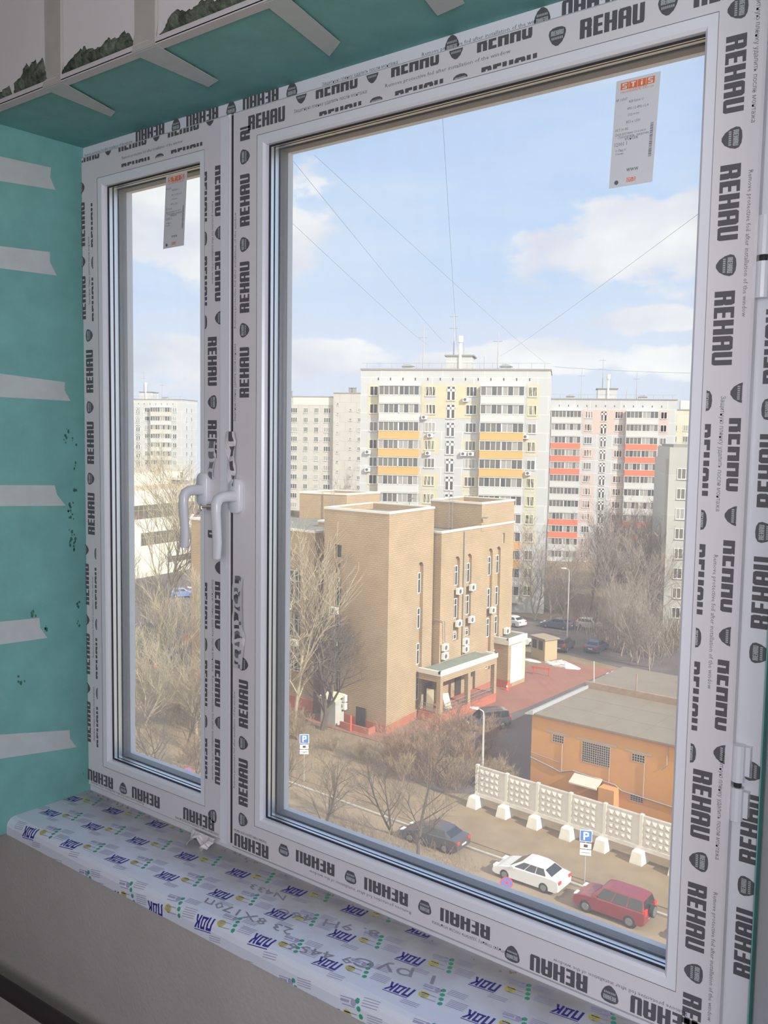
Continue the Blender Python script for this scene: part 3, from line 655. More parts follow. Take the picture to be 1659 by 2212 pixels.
# glass labels
M_lab = mat('label_paper', (.62, .63, .66), .6); M_or = mat('label_orange', (.72, .17, .045), .6); M_lw = mat('label_white', (.72, .74, .76), .6); M_lk = mat('label_ink', (.13, .13, .15), .6)
STI = [('S', 0, .20), ('T', .265, .465), ('i', .53, .73), ('S', .795, .995)]
def sticker(x0, z1, w, h, name, label, lean=0.0):
    mb = MB(); y = 1.2588
    def T(s, v, d=0.0): return (x0+s*w+lean*v, y-.0002-d, z1-v*h)
    def quad(a, b, c, d_, m, dd): mb.face([T(a, c, dd), T(a, d_, dd), T(b, d_, dd), T(b, c, dd)], m)
    mb.mesh([T(0, 0), T(0, 1), T(1, 1), T(1, 0), T(0, 0, -.00015), T(0, 1, -.00015), T(1, 1, -.00015), T(1, 0, -.00015)], [(0, 1, 2, 3), (7, 6, 5, 4), (0, 4, 5, 1), (1, 5, 6, 2), (2, 6, 7, 3), (3, 7, 4, 0)], 0)
    for a, b in ((.11, .295), (.305, .49), (.50, .685), (.695, .88)): quad(a, b, .028, .092, 1, .0001)
    def U(s, v): return T(s, v, .0002)
    for k, (ch, a, b) in enumerate((('S', .15, .255), ('T', .345, .45), ('i', .54, .645), ('S', .735, .84))):
        for p in LET[ch]: mb.face([U(a+(b-a)*x, .084-.048*yv) for x, yv in p], 2)
    for a, b in ((.40, .445), (.455, .50), (.51, .555), (.565, .61)): quad(a, b, .925, .965, 1, .0001)
    for a, ch in ((.407, 'S'), (.462, 'T'), (.517, 'i'), (.572, 'S')):
        for p in LET[ch]: mb.face([U(a+.03*x, .960-.028*yv) for x, yv in p], 2)
    rows = [('Производитель', .28, .72, .105, 1), ('стеклопакетов N1 в России', .11, .86, .125, 1), ('№ 10507', .03, .28, .195, 3), ('REB Блок 11', .33, .66, .225, 3), ('4M1-12-4M1-12-4', .30, .78, .29, 3), ('СПД 40 мм', .32, .58, .345, 3), ('853 x 1330', .30, .62, .415, 3),
            ('РСТ 30 М2', .06, .36, .475, 3), ('Дата доставки 2016-04-01', .06, .76, .515, 3), ('Покупатель, заказчик', .14, .84, .545, 3), ('монтаж', .30, .60, .57, 3), ('12001 1', .07, .35, .615, 3), ('01 Ряд 01', .09, .34, .665, 3), ('Сторона', .10, .28, .695, 3), ('www', .38, .66, .865, 3)]
    for t, a, b, v, m in rows:
        add_text(mb, lambda s, q: T(s, v-q*(w/h)*1.2, .0001), t, a, 0, b-a, m)
    v = .45; r_ = random.Random(4)
    while v < .76:
        d = r_.choice((.004, .006, .009)); quad(.86, .93, v, v+d, 3, .0001); v += d+r_.choice((.004, .006))
    mb.tube([T(.17, .955, .0002), T(.17, .955, .0003)], .0032, 10, 3)
    o = mb.build(name, [M_lab, M_or, M_lw, M_lk]); o.location.z = ZC; return tag(o, label, 'sticker', 'paper labels on the glass')
sticker(-.585, .502, .0645, .147, 'glass_label', 'white paper label with orange squares on the wide glass pane', -.006)
sticker(-1.583, .527, .067, .147, 'glass_label', 'white paper label with orange squares on the narrow left pane', -.011)
# ------------------------------------------------------------------ the yard: ground, road, paving
M_soil = mat('soil', (0.264, 0.198, 0.136), 1.0, spec=0.05, noise=0.4, nscale=0.55, color2=(0.176, 0.145, 0.101), bump=0.5, bscale=3)
M_verge = mat('dead_grass', (0.235, 0.189, 0.124), 1.0, spec=0.05, nscale=0.9, color2=(0.138, 0.115, 0.078), bump=0.6, bscale=5)
M_road = mat('road_dust', (0.294, 0.230, 0.161), 0.95, spec=0.1, nscale=0.35, color2=(0.233, 0.181, 0.129))
M_walk = mat('walk_dust', (0.267, 0.206, 0.141), 0.95, spec=0.1, nscale=0.5, color2=(0.202, 0.151, 0.101))
M_asph = mat('asphalt', (0.150, 0.128, 0.128), 0.9, spec=0.15, nscale=0.4, color2=(0.109, 0.094, 0.094))
M_redp = brick_mat('red_paving', (0.301, 0.136, 0.104), (0.256, 0.116, 0.090), (0.192, 0.102, 0.083), 0.24, 0.12, 0.01)
M_kerb = mat('kerb', (0.42, 0.38, 0.32), 0.9, noise=.2, nscale=3)
def flat(name, polys, z, m, label, cat, th=0.04):
    mb = MB()
    for p in polys: mb.prism(p, z-th, z, 0)
    o = mb.build(name, [m]); return tag(o, label, cat, kind='structure')
flat('ground', [[(-420, 6), (120, 6), (120, 460), (-420, 460)]], 0.0, M_soil, 'brown bare earth of the yard between the houses', 'ground', 0.5)
flat('road', [[(-150, 30), (60, 30), (60, 49.0), (-31, 49.3), (-60, 50.2), (-150, 54)]], 0.03, M_road, 'dusty sunlit road along the bottom of the view', 'road')
flat('sidewalk', [[(-38, 50.4), (60, 49.9), (60, 54.6), (-18, 54.7), (-38, 55.7)]], 0.05, M_walk, 'dusty pavement between the kerb and the concrete fence', 'pavement')
mb = MB(); mb.prism([(-60, 50.25), (-31, 49.35), (60, 49.05), (60, 49.25), (-31, 49.55), (-60, 50.45)], 0.0, 0.14); tag(mb.build('kerb', [M_kerb]), 'low concrete kerb between the road and the pavement', 'kerb', kind='structure')
flat('path', [[(-150, 57.5), (-62, 55.6), (-44, 56.6), (-40, 51.0), (-60, 51.2), (-150, 54.5)]], 0.035, M_walk, 'worn earth path on the verge behind the parking sign', 'path')
flat('driveway', [[(-46.0, 57.6), (-38.4, 55.9), (-34.2, 59.0), (-34.2, 80), (-36, 99), (-44, 99), (-44.2, 80), (-45.2, 69)]], 0.045, M_asph, 'grey asphalt driveway between the brick building and the ochre house', 'driveway')
flat('paving', [[(-62, 62.2), (-48.0, 61.9), (-48.3, 67.6), (-45.2, 68.2), (-44.2, 80), (-44, 99.5), (-51.5, 99.5), (-52.5, 92), (-50, 87), (-49, 64), (-62, 64.2)]], 0.06, M_redp, 'red brick paving round the beige brick building', 'paving')
flat('parking', [[(-78, 108), (-36, 99.6), (-33, 104), (-42, 117), (-80, 122)]], 0.03, M_asph, 'asphalt yard with parked cars behind the ochre house', 'yard')
flat('parking_strip', [[(-150, 70), (-66, 66), (-60, 80), (-78, 86), (-78, 104), (-135, 124), (-150, 110)]], 0.03, M_asph, 'dark asphalt yard in front of the cream office building', 'yard')
# leaf litter and dry grass on the verges
rnd = random.Random(31)
def litter(name, area, n, label, m, hmin=.08, hmax=.3):
    mb = MB()
    (x0, x1), (y0, y1) = area
    for _ in range(n):
        x, y = rnd.uniform(x0, x1), rnd.uniform(y0, y1); a = rnd.uniform(0, 6.28); h = rnd.uniform(hmin, hmax); w = rnd.uniform(.02, .05); lx, ly = rnd.uniform(-.2, .2), rnd.uniform(-.2, .2)
        mb.face([(x-w*math.cos(a), y-w*math.sin(a), .03), (x+w*math.cos(a), y+w*math.sin(a), .03), (x+lx, y+ly, .03+h)])
    return tag(mb.build(name, [m]), label, 'grass', kind='stuff')
M_straw = mat('straw', (0.36, 0.28, 0.17), 1.0, spec=.05, noise=.4, nscale=2)
litter('dry_grass', ((-47, -38), (57, 66)), 2600, 'dry grass tufts on the verge before the brick building', M_straw)
litter('dry_grass', ((-85, -47), (44, 62)), 3600, 'dry grass tufts on the far left verge', M_straw)

# ------------------------------------------------------------------ beige brick building
M_brick = brick_mat('beige_brick', (0.425, 0.312, 0.199), (0.392, 0.283, 0.177), (0.265, 0.200, 0.135), 0.50, 0.19, 0.022)
M_roofm = mat('roof_felt', (0.19, 0.19, 0.165), 0.95, noise=.25, nscale=.6)
M_cop = mat('coping', (0.62, 0.60, 0.57), 0.5)
M_redpl = mat('red_plinth', (0.425, 0.132, 0.081), 0.85, noise=.12, nscale=1.5)
M_wfr = mat('window_frame', (0.66, 0.66, 0.66), 0.4)
M_dark = mat('window_dark', (0.035, 0.04, 0.045), 0.08, spec=0.6)
M_curt = mat('window_curtain', (0.38, 0.36, 0.33), 0.6)
M_steel = mat('steel', (0.35, 0.36, 0.37), 0.5, metal=.6)
bb = thing('brick_building', 'beige brick office building with flat felt roofs and a red plinth', 'building', (-49.7, 63.85, 0))
BX, BY = 49.7, -63.85
def lp(p): return (p[0]+BX, p[1]+BY)
def wall_open(mb, P, Q, z0, z1, openings, depth, m=0, mr=None, back=True):
    """vertical wall from P to Q (outside on the right hand side of P->Q); openings (u0,u1,za,zb,arched)"""
    P, Q = Vector(P), Vector(Q); d = (Q-P); W = d.length; d.normalize(); nin = Vector((-d.y, d.x))
    X = lambda u, z, k=0.0: (P.x+d.x*u+nin.x*k, P.y+d.y*u+nin.y*k, z)
    cur = 0.0; mr = m if mr is None else mr
    cols = {}
    for o in openings: cols.setdefault((o[0], o[1]), []).append(o)
    for (ua, ub) in sorted(cols):
        mb.face([X(cur, z0), X(ua, z0), X(ua, z1), X(cur, z1)], m); zc = z0
        for (_, _, za, zb, arch) in sorted(cols[(ua, ub)], key=lambda o: o[2]):
            mb.face([X(ua, zc), X(ub, zc), X(ub, za), X(ua, za)], m)
            r = (ub-ua)/2; uc = (ua+ub)/2
            if arch:
                arcp = [(uc+r*math.cos(math.pi*i/10), zb-r+r*math.sin(math.pi*i/10)) for i in range(11)]
                outline = [(ua, za), (ub, za)]+arcp
                znext = zb+.02
                mb.face([X(ua, zb-r)]+[X(u, z) for u, z in reversed(arcp[5:10])]+[X(uc, znext), X(ua, znext)], m)
                mb.face([X(u, z) for u, z in arcp[5::-1]]+[X(ub, znext), X(uc, znext)], m)
                zc = znext
            else:
                outline = [(ua, za), (ub, za), (ub, zb), (ua, zb)]; zc = zb
            n = len(outline)
            for i in range(n):
                a, b_ = outline[i], outline[(i+1) % n]; mb.face([X(*a), X(*b_), X(*b_, depth), X(*a, depth)], mr)
            if back: mb.face([X(*q, depth) for q in outline], m)
        mb.face([X(ua, zc), X(ub, zc), X(ub, z1), X(ua, z1)], m); cur = ub
    mb.face([X(cur, z0), X(W, z0), X(W, z1), X(cur, z1)], m)
def block(name, foot, z0, z1, opens, depth=.3, inner=.55, label=None, roofz=.55):
    mb = MB(); F = [lp(p) for p in foot]; n = len(F)
    for i in range(n):
        wall_open(mb, F[i], F[(i+1) % n], z0, z1, opens.get(i, []), depth)
    c = Vector((sum(p[0] for p in F)/n, sum(p[1] for p in F)/n))
    def ins(k):
        out = []
        for i in range(n):
            a, p, b_ = Vector(F[i-1]), Vector(F[i]), Vector(F[(i+1) % n]); d1 = (p-a).normalized(); d2 = (b_-p).normalized()
            n1 = Vector((-d1.y, d1.x)); n2 = Vector((-d2.y, d2.x)); bis = (n1+n2); out.append(p+bis*(k/(1+n1.dot(n2))))
        return out
    I = ins(inner*.6); E_ = ins(-.06)
    mb.face([(p.x, p.y, z1-roofz) for p in I], 1)
    for i in range(n):
        j = (i+1) % n
        mb.face([(I[j].x, I[j].y, z1-roofz), (I[i].x, I[i].y, z1-roofz), (I[i].x, I[i].y, z1), (I[j].x, I[j].y, z1)], 0)
        for a, b_, za, zb in ((E_, I, z1+.10, z1+.10),): mb.face([(a[i].x, a[i].y, za), (a[j].x, a[j].y, za), (b_[j].x, b_[j].y, zb), (b_[i].x, b_[i].y, zb)], 2)
        mb.face([(E_[i].x, E_[i].y, z1-.10), (E_[j].x, E_[j].y, z1-.10), (E_[j].x, E_[j].y, z1+.10), (E_[i].x, E_[i].y, z1+.10)], 2)
        mb.face([(I[j].x, I[j].y, z1), (I[i].x, I[i].y, z1), (I[i].x, I[i].y, z1+.10), (I[j].x, I[j].y, z1+.10)], 2)
        mb.face([(E_[i].x, E_[i].y, z1-.10), (F[i][0], F[i][1], z1-.10), (F[j][0], F[j][1], z1-.10), (E_[j].x, E_[j].y, z1-.10)], 2)
    o = mb.build(name, [M_brick, M_roofm, M_cop], bb); 
    if label: tag(o, label)
    return o
HT, HW = 20.04, 17.65
T0, T1, T2, T3 = (-49.7, 63.85), (-50.75, 72.2), (-58.4, 72.2), (-57.5, 64.0)
Lf = 7.8
block('tower_block', [T0, T1, T2, T3], 0, HT, {0: [(5.40, 6.48, .9, 15.05, True)], 3: [(Lf-6.47, Lf-5.62, 2.6, 15.1, True), (Lf-6.47, Lf-5.62, 15.42, 16.72, False)]}, .35, label='square corner block')
W0, W1 = (-50.0, 72.45), (-50.9, 87.6)
nich = [(2.55, 3.60, 6.6, 15.05, True), (4.95, 6.0, 6.6, 15.1, True), (9.40, 10.45, 2.2, 15.2, True), (11.2, 12.25, 2.2, 15.25, True), (12.58, 13.08, 15.5, 16.6, False)]
block('right_wing', [W0, W1, (-66, 87.6), (-66, 72.45)], 0, HW, {0: nich}, .30)
block('roof_block', [(-50.42, 80.2), (-50.89, 87.55), (-57.6, 87.5), (-56.9, 80.3)], HW-.5, HT, {}, .3)
block('left_wing', [(-59.0, 64.3), (-59.0, 79.2), (-77.4, 80.5), (-77.4, 64.7)], 0, 17.6, {3: [(18.4-4.27, 18.4-1.86, 2.4, 15.5, True), (18.4-11.5, 18.4-9.1, 2.4, 15.5, True)]}, .45)
block('link_block', [(-57.4, 65.7), (-57.4, 72.4), (-59.3, 72.4), (-59.3, 65.7)], 0, 17.5, {}, .3)
block('roof_block', [(-68.5, 80.0), (-68.3, 85.8), (-74.4, 84.5), (-74.3, 78.3)], 17.0, HT, {}, .3)
# red plinth (its own part, just proud of the brick)
mb = MB()
def band(P, Q, z0, z1, off, m=0):
    P, Q = Vector(lp(P)), Vector(lp(Q)); d = (Q-P).normalized(); nn = Vector((d.y, -d.x))*off
    mb.mesh([(P.x, P.y, z0), (Q.x, Q.y, z0), (Q.x+nn.x, Q.y+nn.y, z0), (P.x+nn.x, P.y+nn.y, z0), (P.x, P.y, z1), (Q.x, Q.y, z1), (Q.x+nn.x, Q.y+nn.y, z1), (P.x+nn.x, P.y+nn.y, z1)],
            [(2, 1, 0, 3), (4, 5, 6, 7), (3, 0, 4, 7), (2, 3, 7, 6), (1, 2, 6, 5)], m)
band(T3, T0, 0, .88, .05); band(T0, T1, 0, .82, .05); band(W0, W1, 0, .85, .05); band((-77.4, 64.7), (-59, 64.3), 0, 1.2, .05)
mb.build('plinth', [M_redpl], bb)
# windows in the niches (each its own part, the panes as sub-parts)
def bwin(u, z0, z1, w, P, Q, depth, split=True, dark=False):
    P, Q = Vector(lp(P)), Vector(lp(Q)); d = (Q-P).normalized(); nin = Vector((-d.y, d.x)); c = P+d*u+nin*(depth-.005)
    a = math.atan2(d.y, d.x); h = z1-z0
    mb = MB(); mb.ring((-w/2, w/2, 0, h), (-w/2+.07, w/2-.07, .07, h-.07), -.09, 0.0)
    if split: mb.box(-.035, .035, -.085, -.01, .07, h-.07); mb.box(-w/2+.07, w/2-.07, -.085, -.01, h*.66, h*.66+.06)
    f = mb.build('window', [M_wfr], bb); f.location = (c.x, c.y, z0); f.rotation_euler.z = a
    mb = MB(); mb.box(-w/2+.06, w/2-.06, -.05, -.03, .06, h-.06); mb.build('pane', [M_dark], f)
for z0, z1 in ((12.0, 14.0), (8.6, 10.6), (5.15, 7.2), (1.7, 3.9)): bwin(5.94, z0, z1, .98, T0, T1, .35)
for z0, z1 in ((12.1, 14.1), (8.8, 10.8), (6.65, 7.4)):
    for u in (3.07, 5.47): bwin(u, z0, z1, .98, W0, W1, .30)
for z0, z1 in ((12.3, 14.3), (8.85, 10.9), (5.7, 7.7), (2.3, 4.0)):
    for u in (9.92, 11.72): bwin(u, z0, z1, .98, W0, W1, .30)
bwin(12.83, 15.5, 16.6, .5, W0, W1, .30, False)
for z0, z1 in ((10.9, 13.6), (7.9, 9.9), (5.4, 6.9), (2.7, 4.8)): bwin(Lf-6.045, z0, z1, .83, T3, T0, .35)
bwin(Lf-6.045, 15.42, 16.72, .83, T3, T0, .35, False)
LW0, LW1 = (-77.4, 64.7), (-59.0, 64.3)
for z0, z1 in ((10.4, 13.6), (7.0, 9.6), (3.6, 6.2)):
    for k in (-.6, .6): bwin(18.4-3.065+k, z0, z1, 1.15, LW0, LW1, .45); bwin(18.4-10.3+k, z0, z1, 1.15, LW0, LW1, .45)
for z0 in (14.6, 11, 7.4, 3.8): bwin(.95, z0, z0+2.4, 1.5, (-59.3, 65.7), (-57.4, 65.7), .0, True)
# rain pipe, porch and annex
mb = MB(); q = lp((-50.22, 76.7)); mb.tube([(q[0]+.10, q[1], HW-.2), (q[0]+.10, q[1], 5.0)], .06, 8); mb.build('rain_pipe', [M_steel], bb)
mb = MB(); q = lp((-49.9, 72.6)); mb.tube([(q[0]-.7, q[1]-.25, 9.2), (q[0]+.12, q[1]-.2, 9.1), (q[0]+.15, q[1]+.3, 9.0), (q[0]+.15, q[1]+.45, 6.9)], .05, 8); mb.build('rain_pipe', [M_steel], bb)
px0, px1, py0, py1 = -50.15, -47.65, 69.35, 79.35
a0, a1 = lp((px0, py0)), lp((px1, py1))
mb = MB(); mb.box(a0[0], a1[0], a0[1], a1[1], 4.02, 4.62, 0); mb.box(a0[0]-.05, a1[0]+.08, a0[1]-.08, a1[1]+.08, 4.62, 4.80, 1)
mb.box(a0[0], a1[0]-.25, a0[1]+.25, a1[1]-.25, 4.80, 4.86, 2)
for x0, x1, y0, y1 in ((a1[0]-.22, a1[0]+.08, a0[1]-.08, a1[1]+.08), (a0[0]-.05, a1[0], a0[1]-.08, a0[1]+.22), (a0[0]+1.2, a1[0], a1[1]-.22, a1[1]+.08)): mb.box(x0, x1, y0, y1, 4.80, 5.06, 1)
mb.build('porch_roof', [M_brick, M_cop, mat('porch_felt', (.20, .23, .19), .95, noise=.2, nscale=1)], bb)
mb = MB(); mb.box(a0[0], a1[0], a0[1], a1[1], 0, .95); mb.build('porch_base', [M_redpl], bb)
for y in (py0+.22, 74.3, py1-.22):
    mb = MB(); q = lp((px1-.22, y)); mb.box(q[0]-.22, q[0]+.22, q[1]-.22, q[1]+.22, .95, 4.02); mb.build('porch_column', [M_brick], bb)
def railing(P, Q):
    P, Q = Vector(lp(P)), Vector(lp(Q)); mb = MB(); n = int((Q-P).length/.16)
    for i in range(n+1):
        p = P+(Q-P)*i/n; mb.box(p.x-.012, p.x+.012, p.y-.012, p.y+.012, .95, 1.75)
    for z in (1.05, 1.4, 1.75): mb.tube([(P.x, P.y, z), (Q.x, Q.y, z)], .025, 6)
    mb.build('railing', [M_steel], bb)
railing((px1-.2, py0+.5), (px1-.2, 74.05)); railing((px1-.2, 74.55), (px1-.2, py1-.5)); railing((px0+.1, py0+.15), (px1-.5, py0+.15))
mb = MB(); q = lp((-50.3, 71.2)); mb.box(q[0], q[0]+.12, q[1]-.5, q[1]+.5, 1, 3.2); mb.build('door', [M_dark], bb)
mb = MB(); q = lp((-50.15, 76)); mb.box(q[0], q[0]+.1, q[1]-.5, q[1]+.5, 1, 3.6, 1); mb.build('door', [M_wfr, M_dark], bb)
mb = MB(); A0, A1 = lp((-51.4, 84.3)), lp((-49.25, 88.0))
mb.box(A0[0], A1[0], A0[1], A1[1], 0, 4.75, 0); mb.box(A0[0]-.1, A1[0]+.12, A0[1]-.12, A1[1]+.12, 4.75, 5.25, 1); mb.box(A0[0]+.1, A1[0]-.15, A0[1]+.15, A1[1]-.15, 5.25, 5.3, 2)
for x0, x1, y0, y1 in ((A1[0]-.15, A1[0]+.12, A0[1]-.12, A1[1]+.12), (A0[0]-.1, A1[0], A0[1]-.12, A0[1]+.15), (A0[0]-.1, A1[0], A1[1]-.15, A1[1]+.12)): mb.box(x0, x1, y0, y1, 5.25, 5.45, 1)
mb.box(A0[0], A1[0]+.04, A0[1]-.04, A0[1]+.9, 0, .9, 3); mb.box(A1[0], A1[0]+.05, A0[1]+.5, A0[1]+2.9, .5, 4.6, 4); mb.box(A1[0], A1[0]+.03, A0[1]+2.9, A1[1]-.1, .5, 4.7, 5)
mb.build('annex', [M_brick, M_cop, M_roofm, M_redpl, mat('annex_white', (.72, .68, .62), .8, noise=.12, nscale=2), mat('annex_stain', (.62, .46, .30), .9, nscale=1.2, color2=(.66, .58, .48))], bb)
# two roof ladders
for x, y, zb in ((-50.9, 80.0, HW-.5), (-66.5, 78.9, 17.0)):
    mb = MB(); q = lp((x-3.2, y))
    for s in (-.22, .22): mb.tube([(q[0]+s, q[1], zb), (q[0]+s, q[1], HT+1.1)], .03, 6)
    for k in range(9): mb.tube([(q[0]-.22, q[1], zb+.3+k*.36), (q[0]+.22, q[1], zb+.3+k*.36)], .02, 6)
    mb.build('roof_ladder', [M_steel], bb)
def roof_mast(x, y, z, h):
    mb = MB(); q = lp((x, y)); mb.tube([(q[0], q[1], z), (q[0], q[1], z+h)], .04, 6); mb.tube([(q[0], q[1], z+h), (q[0]+.5, q[1]-.1, z+h+.1)], .04, 6); mb.box(q[0]+.4, q[0]+.8, q[1]-.2, q[1]+.1, z+h-.02, z+h+.15); mb.build('roof_floodlight', [M_steel], bb)
roof_mast(-53.6, 72.0, HT, .7); roof_mast(-50.5, 80.3, HW, .9)

# boards, cone, AC units at the brick building
M_board2 = mat('cream_panel', (.72, .66, .50), .8)
for P, Q, w, zt, lb in (((-48.9, 69.75), (-48.55, 69.6), .8, 3.0, 'narrow cream board leaning behind the corner column of the porch'), ((-47.95, 71.2), (-47.9, 71.2), 1.1, 3.0, 'wide cream board leaning on the porch railing')):
    mb = MB(); k = .5 if w < 1 else 1
    if w < 1: mb.mesh([(-w/2-.2, 0, 0), (w/2-.2, 0, 0), (w/2-.2, .05, 0), (-w/2-.2, .05, 0), (-w/2-.45, .35, 2.0), (w/2-.45, .35, 2.0), (w/2-.45, .40, 2.0), (-w/2-.45, .40, 2.0)], [(3, 2, 1, 0), (4, 5, 6, 7), (0, 1, 5, 4), (1, 2, 6, 5), (2, 3, 7, 6), (3, 0, 4, 7)])
    else: mb.mesh([(0, -w/2, .25), (0, w/2, 0), (.05, w/2, 0), (.05, -w/2, .25), (-.25, -w/2-.3, 1.75), (-.25, w/2-.3, 1.55), (-.2, w/2-.3, 1.55), (-.2, -w/2-.3, 1.75)], [(0, 1, 2, 3), (7, 6, 5, 4), (0, 4, 5, 1), (1, 5, 6, 2), (2, 6, 7, 3), (3, 7, 4, 0)])
    o = mb.build('cream_board', [M_board2]); o.location = (P[0], P[1], .96); tag(o, lb, 'board', 'boards leaning in the porch')
def cone(x, y, label):
    o = thing('traffic_cone', label, 'traffic cone', (x, y, .07)); mb = MB(); mb.box(-.2, .2, -.2, .2, 0, .05); mb.build('base', [mat('cone_red', (.75, .10, .05), .6)], o)
    mb = MB(); mb.tube([(0, 0, .05), (0, 0, .35), (0, 0, .5), (0, 0, .75)], [.15, .10, .075, .03], 14); mb.build('cone', [MATS['cone_red']], o)
    mb = MB(); mb.tube([(0, 0, .36), (0, 0, .52)], [.103, .074], 14, cap=False); mb.build('stripe', [mat('cone_white', (.8, .8, .8), .5)], o)
cone(-48.9, 83.6, 'red and white traffic cone in front of the white stained annex')
ACW = mat('ac_white', (.80, .80, .78), .4); ACG = mat('ac_grille', (.10, .10, .11), .6)
def ac_proto(name, label, group):
    o = thing(name, label, 'air conditioner', (0, 0, 0), 0, group)
    mb = MB(); mb.box(-.42, .42, -.34, 0, 0, .62); mb.build('body', [ACW], o)
    mb = MB(); c = []
    for k in range(20): c.append((-.10+.24*math.cos(2*math.pi*k/20), .31+.24*math.sin(2*math.pi*k/20)))
    mb.extrude_y(c, -.352, -.338); mb.build('fan_grille', [ACG], o)
    for s in (-.3, .3):
        mb = MB(); mb.box(s-.02, s+.02, -.32, .12, -.05, 0); mb.build('bracket', [M_steel], o)
    return o
AC0 = None
def ac(P, Q, u, z, label, group, s=1.0):
    global AC0
    P, Q = Vector(P), Vector(Q); d = (Q-P).normalized(); n = Vector((d.y, -d.x)); c = P+d*u+n*.12; a = math.atan2(d.y, d.x)
    if AC0 is None: AC0 = ac_proto('air_conditioner', label, group); o = AC0; o.location = (c.x, c.y, z); o.rotation_euler = (0, 0, a); o.scale = (s, s, s)
    else: copy_thing(AC0, (c.x, c.y, z), a, label, group, (s, s, s))
g_ = 'air conditioners on the brick building'
ac(W0, W1, 3.15, 11.3, 'air conditioner under the upper window nearest the corner block', g_)
ac(W0, W1, 5.75, 11.35, 'air conditioner under the upper window next to the rain pipe', g_)
ac(W0, W1, 3.15, 8.05, 'air conditioner under the middle window nearest the corner block', g_)
ac(W0, W1, 5.70, 8.05, 'air conditioner under the middle window next to the rain pipe', g_)
ac(W0, W1, .62, 6.1, 'upper of two stacked air conditioners at the left end above the porch roof', g_)
ac(W0, W1, .62, 5.25, 'lower of two stacked air conditioners at the left end above the porch roof', g_)
ac(W0, W1, 4.62, 5.95, 'upper of two stacked air conditioners at the rain pipe above the porch roof', g_)
ac(W0, W1, 4.62, 5.2, 'lower of two stacked air conditioners at the rain pipe above the porch roof', g_)
ac(W0, W1, 10.2, 8.35, 'air conditioner under the middle window of the tall end block', g_)
ac(W0, W1, 13.6, 5.55, 'air conditioner standing over the flat roof of the annex', g_)
ac(T3, T0, Lf-6.2, 10.25, 'air conditioner in shade under the tall arched window of the corner block', g_)
ac(T3, T0, Lf-6.3, 7.2, 'air conditioner in shade below the middle window of the corner block', g_)
ac(T3, T0, Lf-5.0, 2.2, 'upper air conditioner by the basement entrance on the shaded face', g_)
ac(T3, T0, Lf-5.0, 1.45, 'lower air conditioner by the basement entrance on the shaded face', g_)
ac(LW0, LW1, 18.4-3.3, 9.75, 'air conditioner in the big arch of the left wing, upper one', g_)
ac(LW0, LW1, 18.4-2.3, 6.3, 'air conditioner in the big arch of the left wing, lower one', g_)
# basement entrance canopy on the shaded face
o = thing('entrance_booth', 'small grey basement entrance with a cream canopy at the foot of the corner block', 'entrance', (-55.6, 63.93, 0))
mb = MB(); mb.box(-.9, .9, -1.3, -.08, 0, 2.4); mb.build('body', [mat('booth_grey', (.42, .42, .40), .8)], o)
mb = MB(); mb.mesh([(-1.1, -1.6, 2.4), (1.1, -1.6, 2.4), (1.1, -.08, 2.75), (-1.1, -.08, 2.75), (-1.1, -1.6, 2.5), (1.1, -1.6, 2.5), (1.1, -.08, 2.85), (-1.1, -.08, 2.85)], [(3, 2, 1, 0), (4, 5, 6, 7), (0, 1, 5, 4), (1, 2, 6, 5), (2, 3, 7, 6), (3, 0, 4, 7)]); mb.build('canopy', [M_board2], o)
o = thing('cellar_steps', 'walled cellar steps with a red post at the foot of the shaded brick face', 'steps', (-52.0, 63.8, 0))
mb = MB(); mb.box(-2.2, 1.2, -1.1, -.95, 0, .6); mb.box(1.05, 1.2, -.95, -.08, 0, .6); mb.build('parapet', [M_redpl], o)
mb = MB(); mb.box(-1.1, 0, -.14, -.07, 0, 2.0); mb.build('door', [M_dark], o)
mb = MB(); mb.tube([(-.7, -1.3, 0), (-.7, -1.3, 1.5)], .09, 8); mb.build('post', [mat('cone_red', (.75, .10, .05), .6)], o)

# ------------------------------------------------------------------ ochre house behind the fence
M_och = mat('ochre_wall', (0.535, 0.273, 0.081), 0.95, spec=.1, nscale=.9, color2=(0.502, 0.237, 0.124), bump=.2, bscale=6)
M_tin = mat('roof_tin', (0.211, 0.174, 0.138), 0.75, nscale=.8, color2=(0.179, 0.149, 0.118))
hs = thing('ochre_house', 'low ochre plastered house with a flat grey roof behind the concrete fence', 'house', (-33.4, 61, 0))
mb = MB(); wall_open(mb, (0, 0), (24, 0), 0, 5.95, [(1.8, 2.72, 4.2, 4.78, False), (4.22, 6.4, 3.25, 4.78, False), (8.05, 9.0, 4.2, 4.75, False), (8.05, 9.0, 1.3, 1.75, False), (13, 15.2, 3.25, 4.78, False)], .22)
mb.face([(0, 17, 0), (0, 0, 0), (0, 0, 5.95), (0, 17, 5.95)]); mb.face([(24, 0, 0), (24, 17, 0), (24, 17, 5.95), (24, 0, 5.95)]); mb.face([(24, 17, 0), (0, 17, 0), (0, 17, 5.95), (24, 17, 5.95)])
mb.build('wall', [M_och], hs)
mb = MB(); mb.box(-.15, 24, -.22, 9.2, 5.95, 6.07, 0); mb.box(-.15, 24, 9.2, 17, 5.95, 6.35, 0)
for k in range(9): mb.box(.6+k*2.6, .63+k*2.6, -.2, 9.1, 6.07, 6.10, 0)
for y in (3.0, 6.1): mb.box(0, 24, y, y+.05, 6.07, 6.085, 1)
mb.box(0, 24, 9.05, 9.25, 6.0, 6.62, 2)
mb.build('roof', [M_tin, mat('tin_seam', (.20, .175, .15), .8), mat('rusty_upstand', (.25, .15, .11), .9, nscale=3, color2=(.33, .27, .22))], hs)
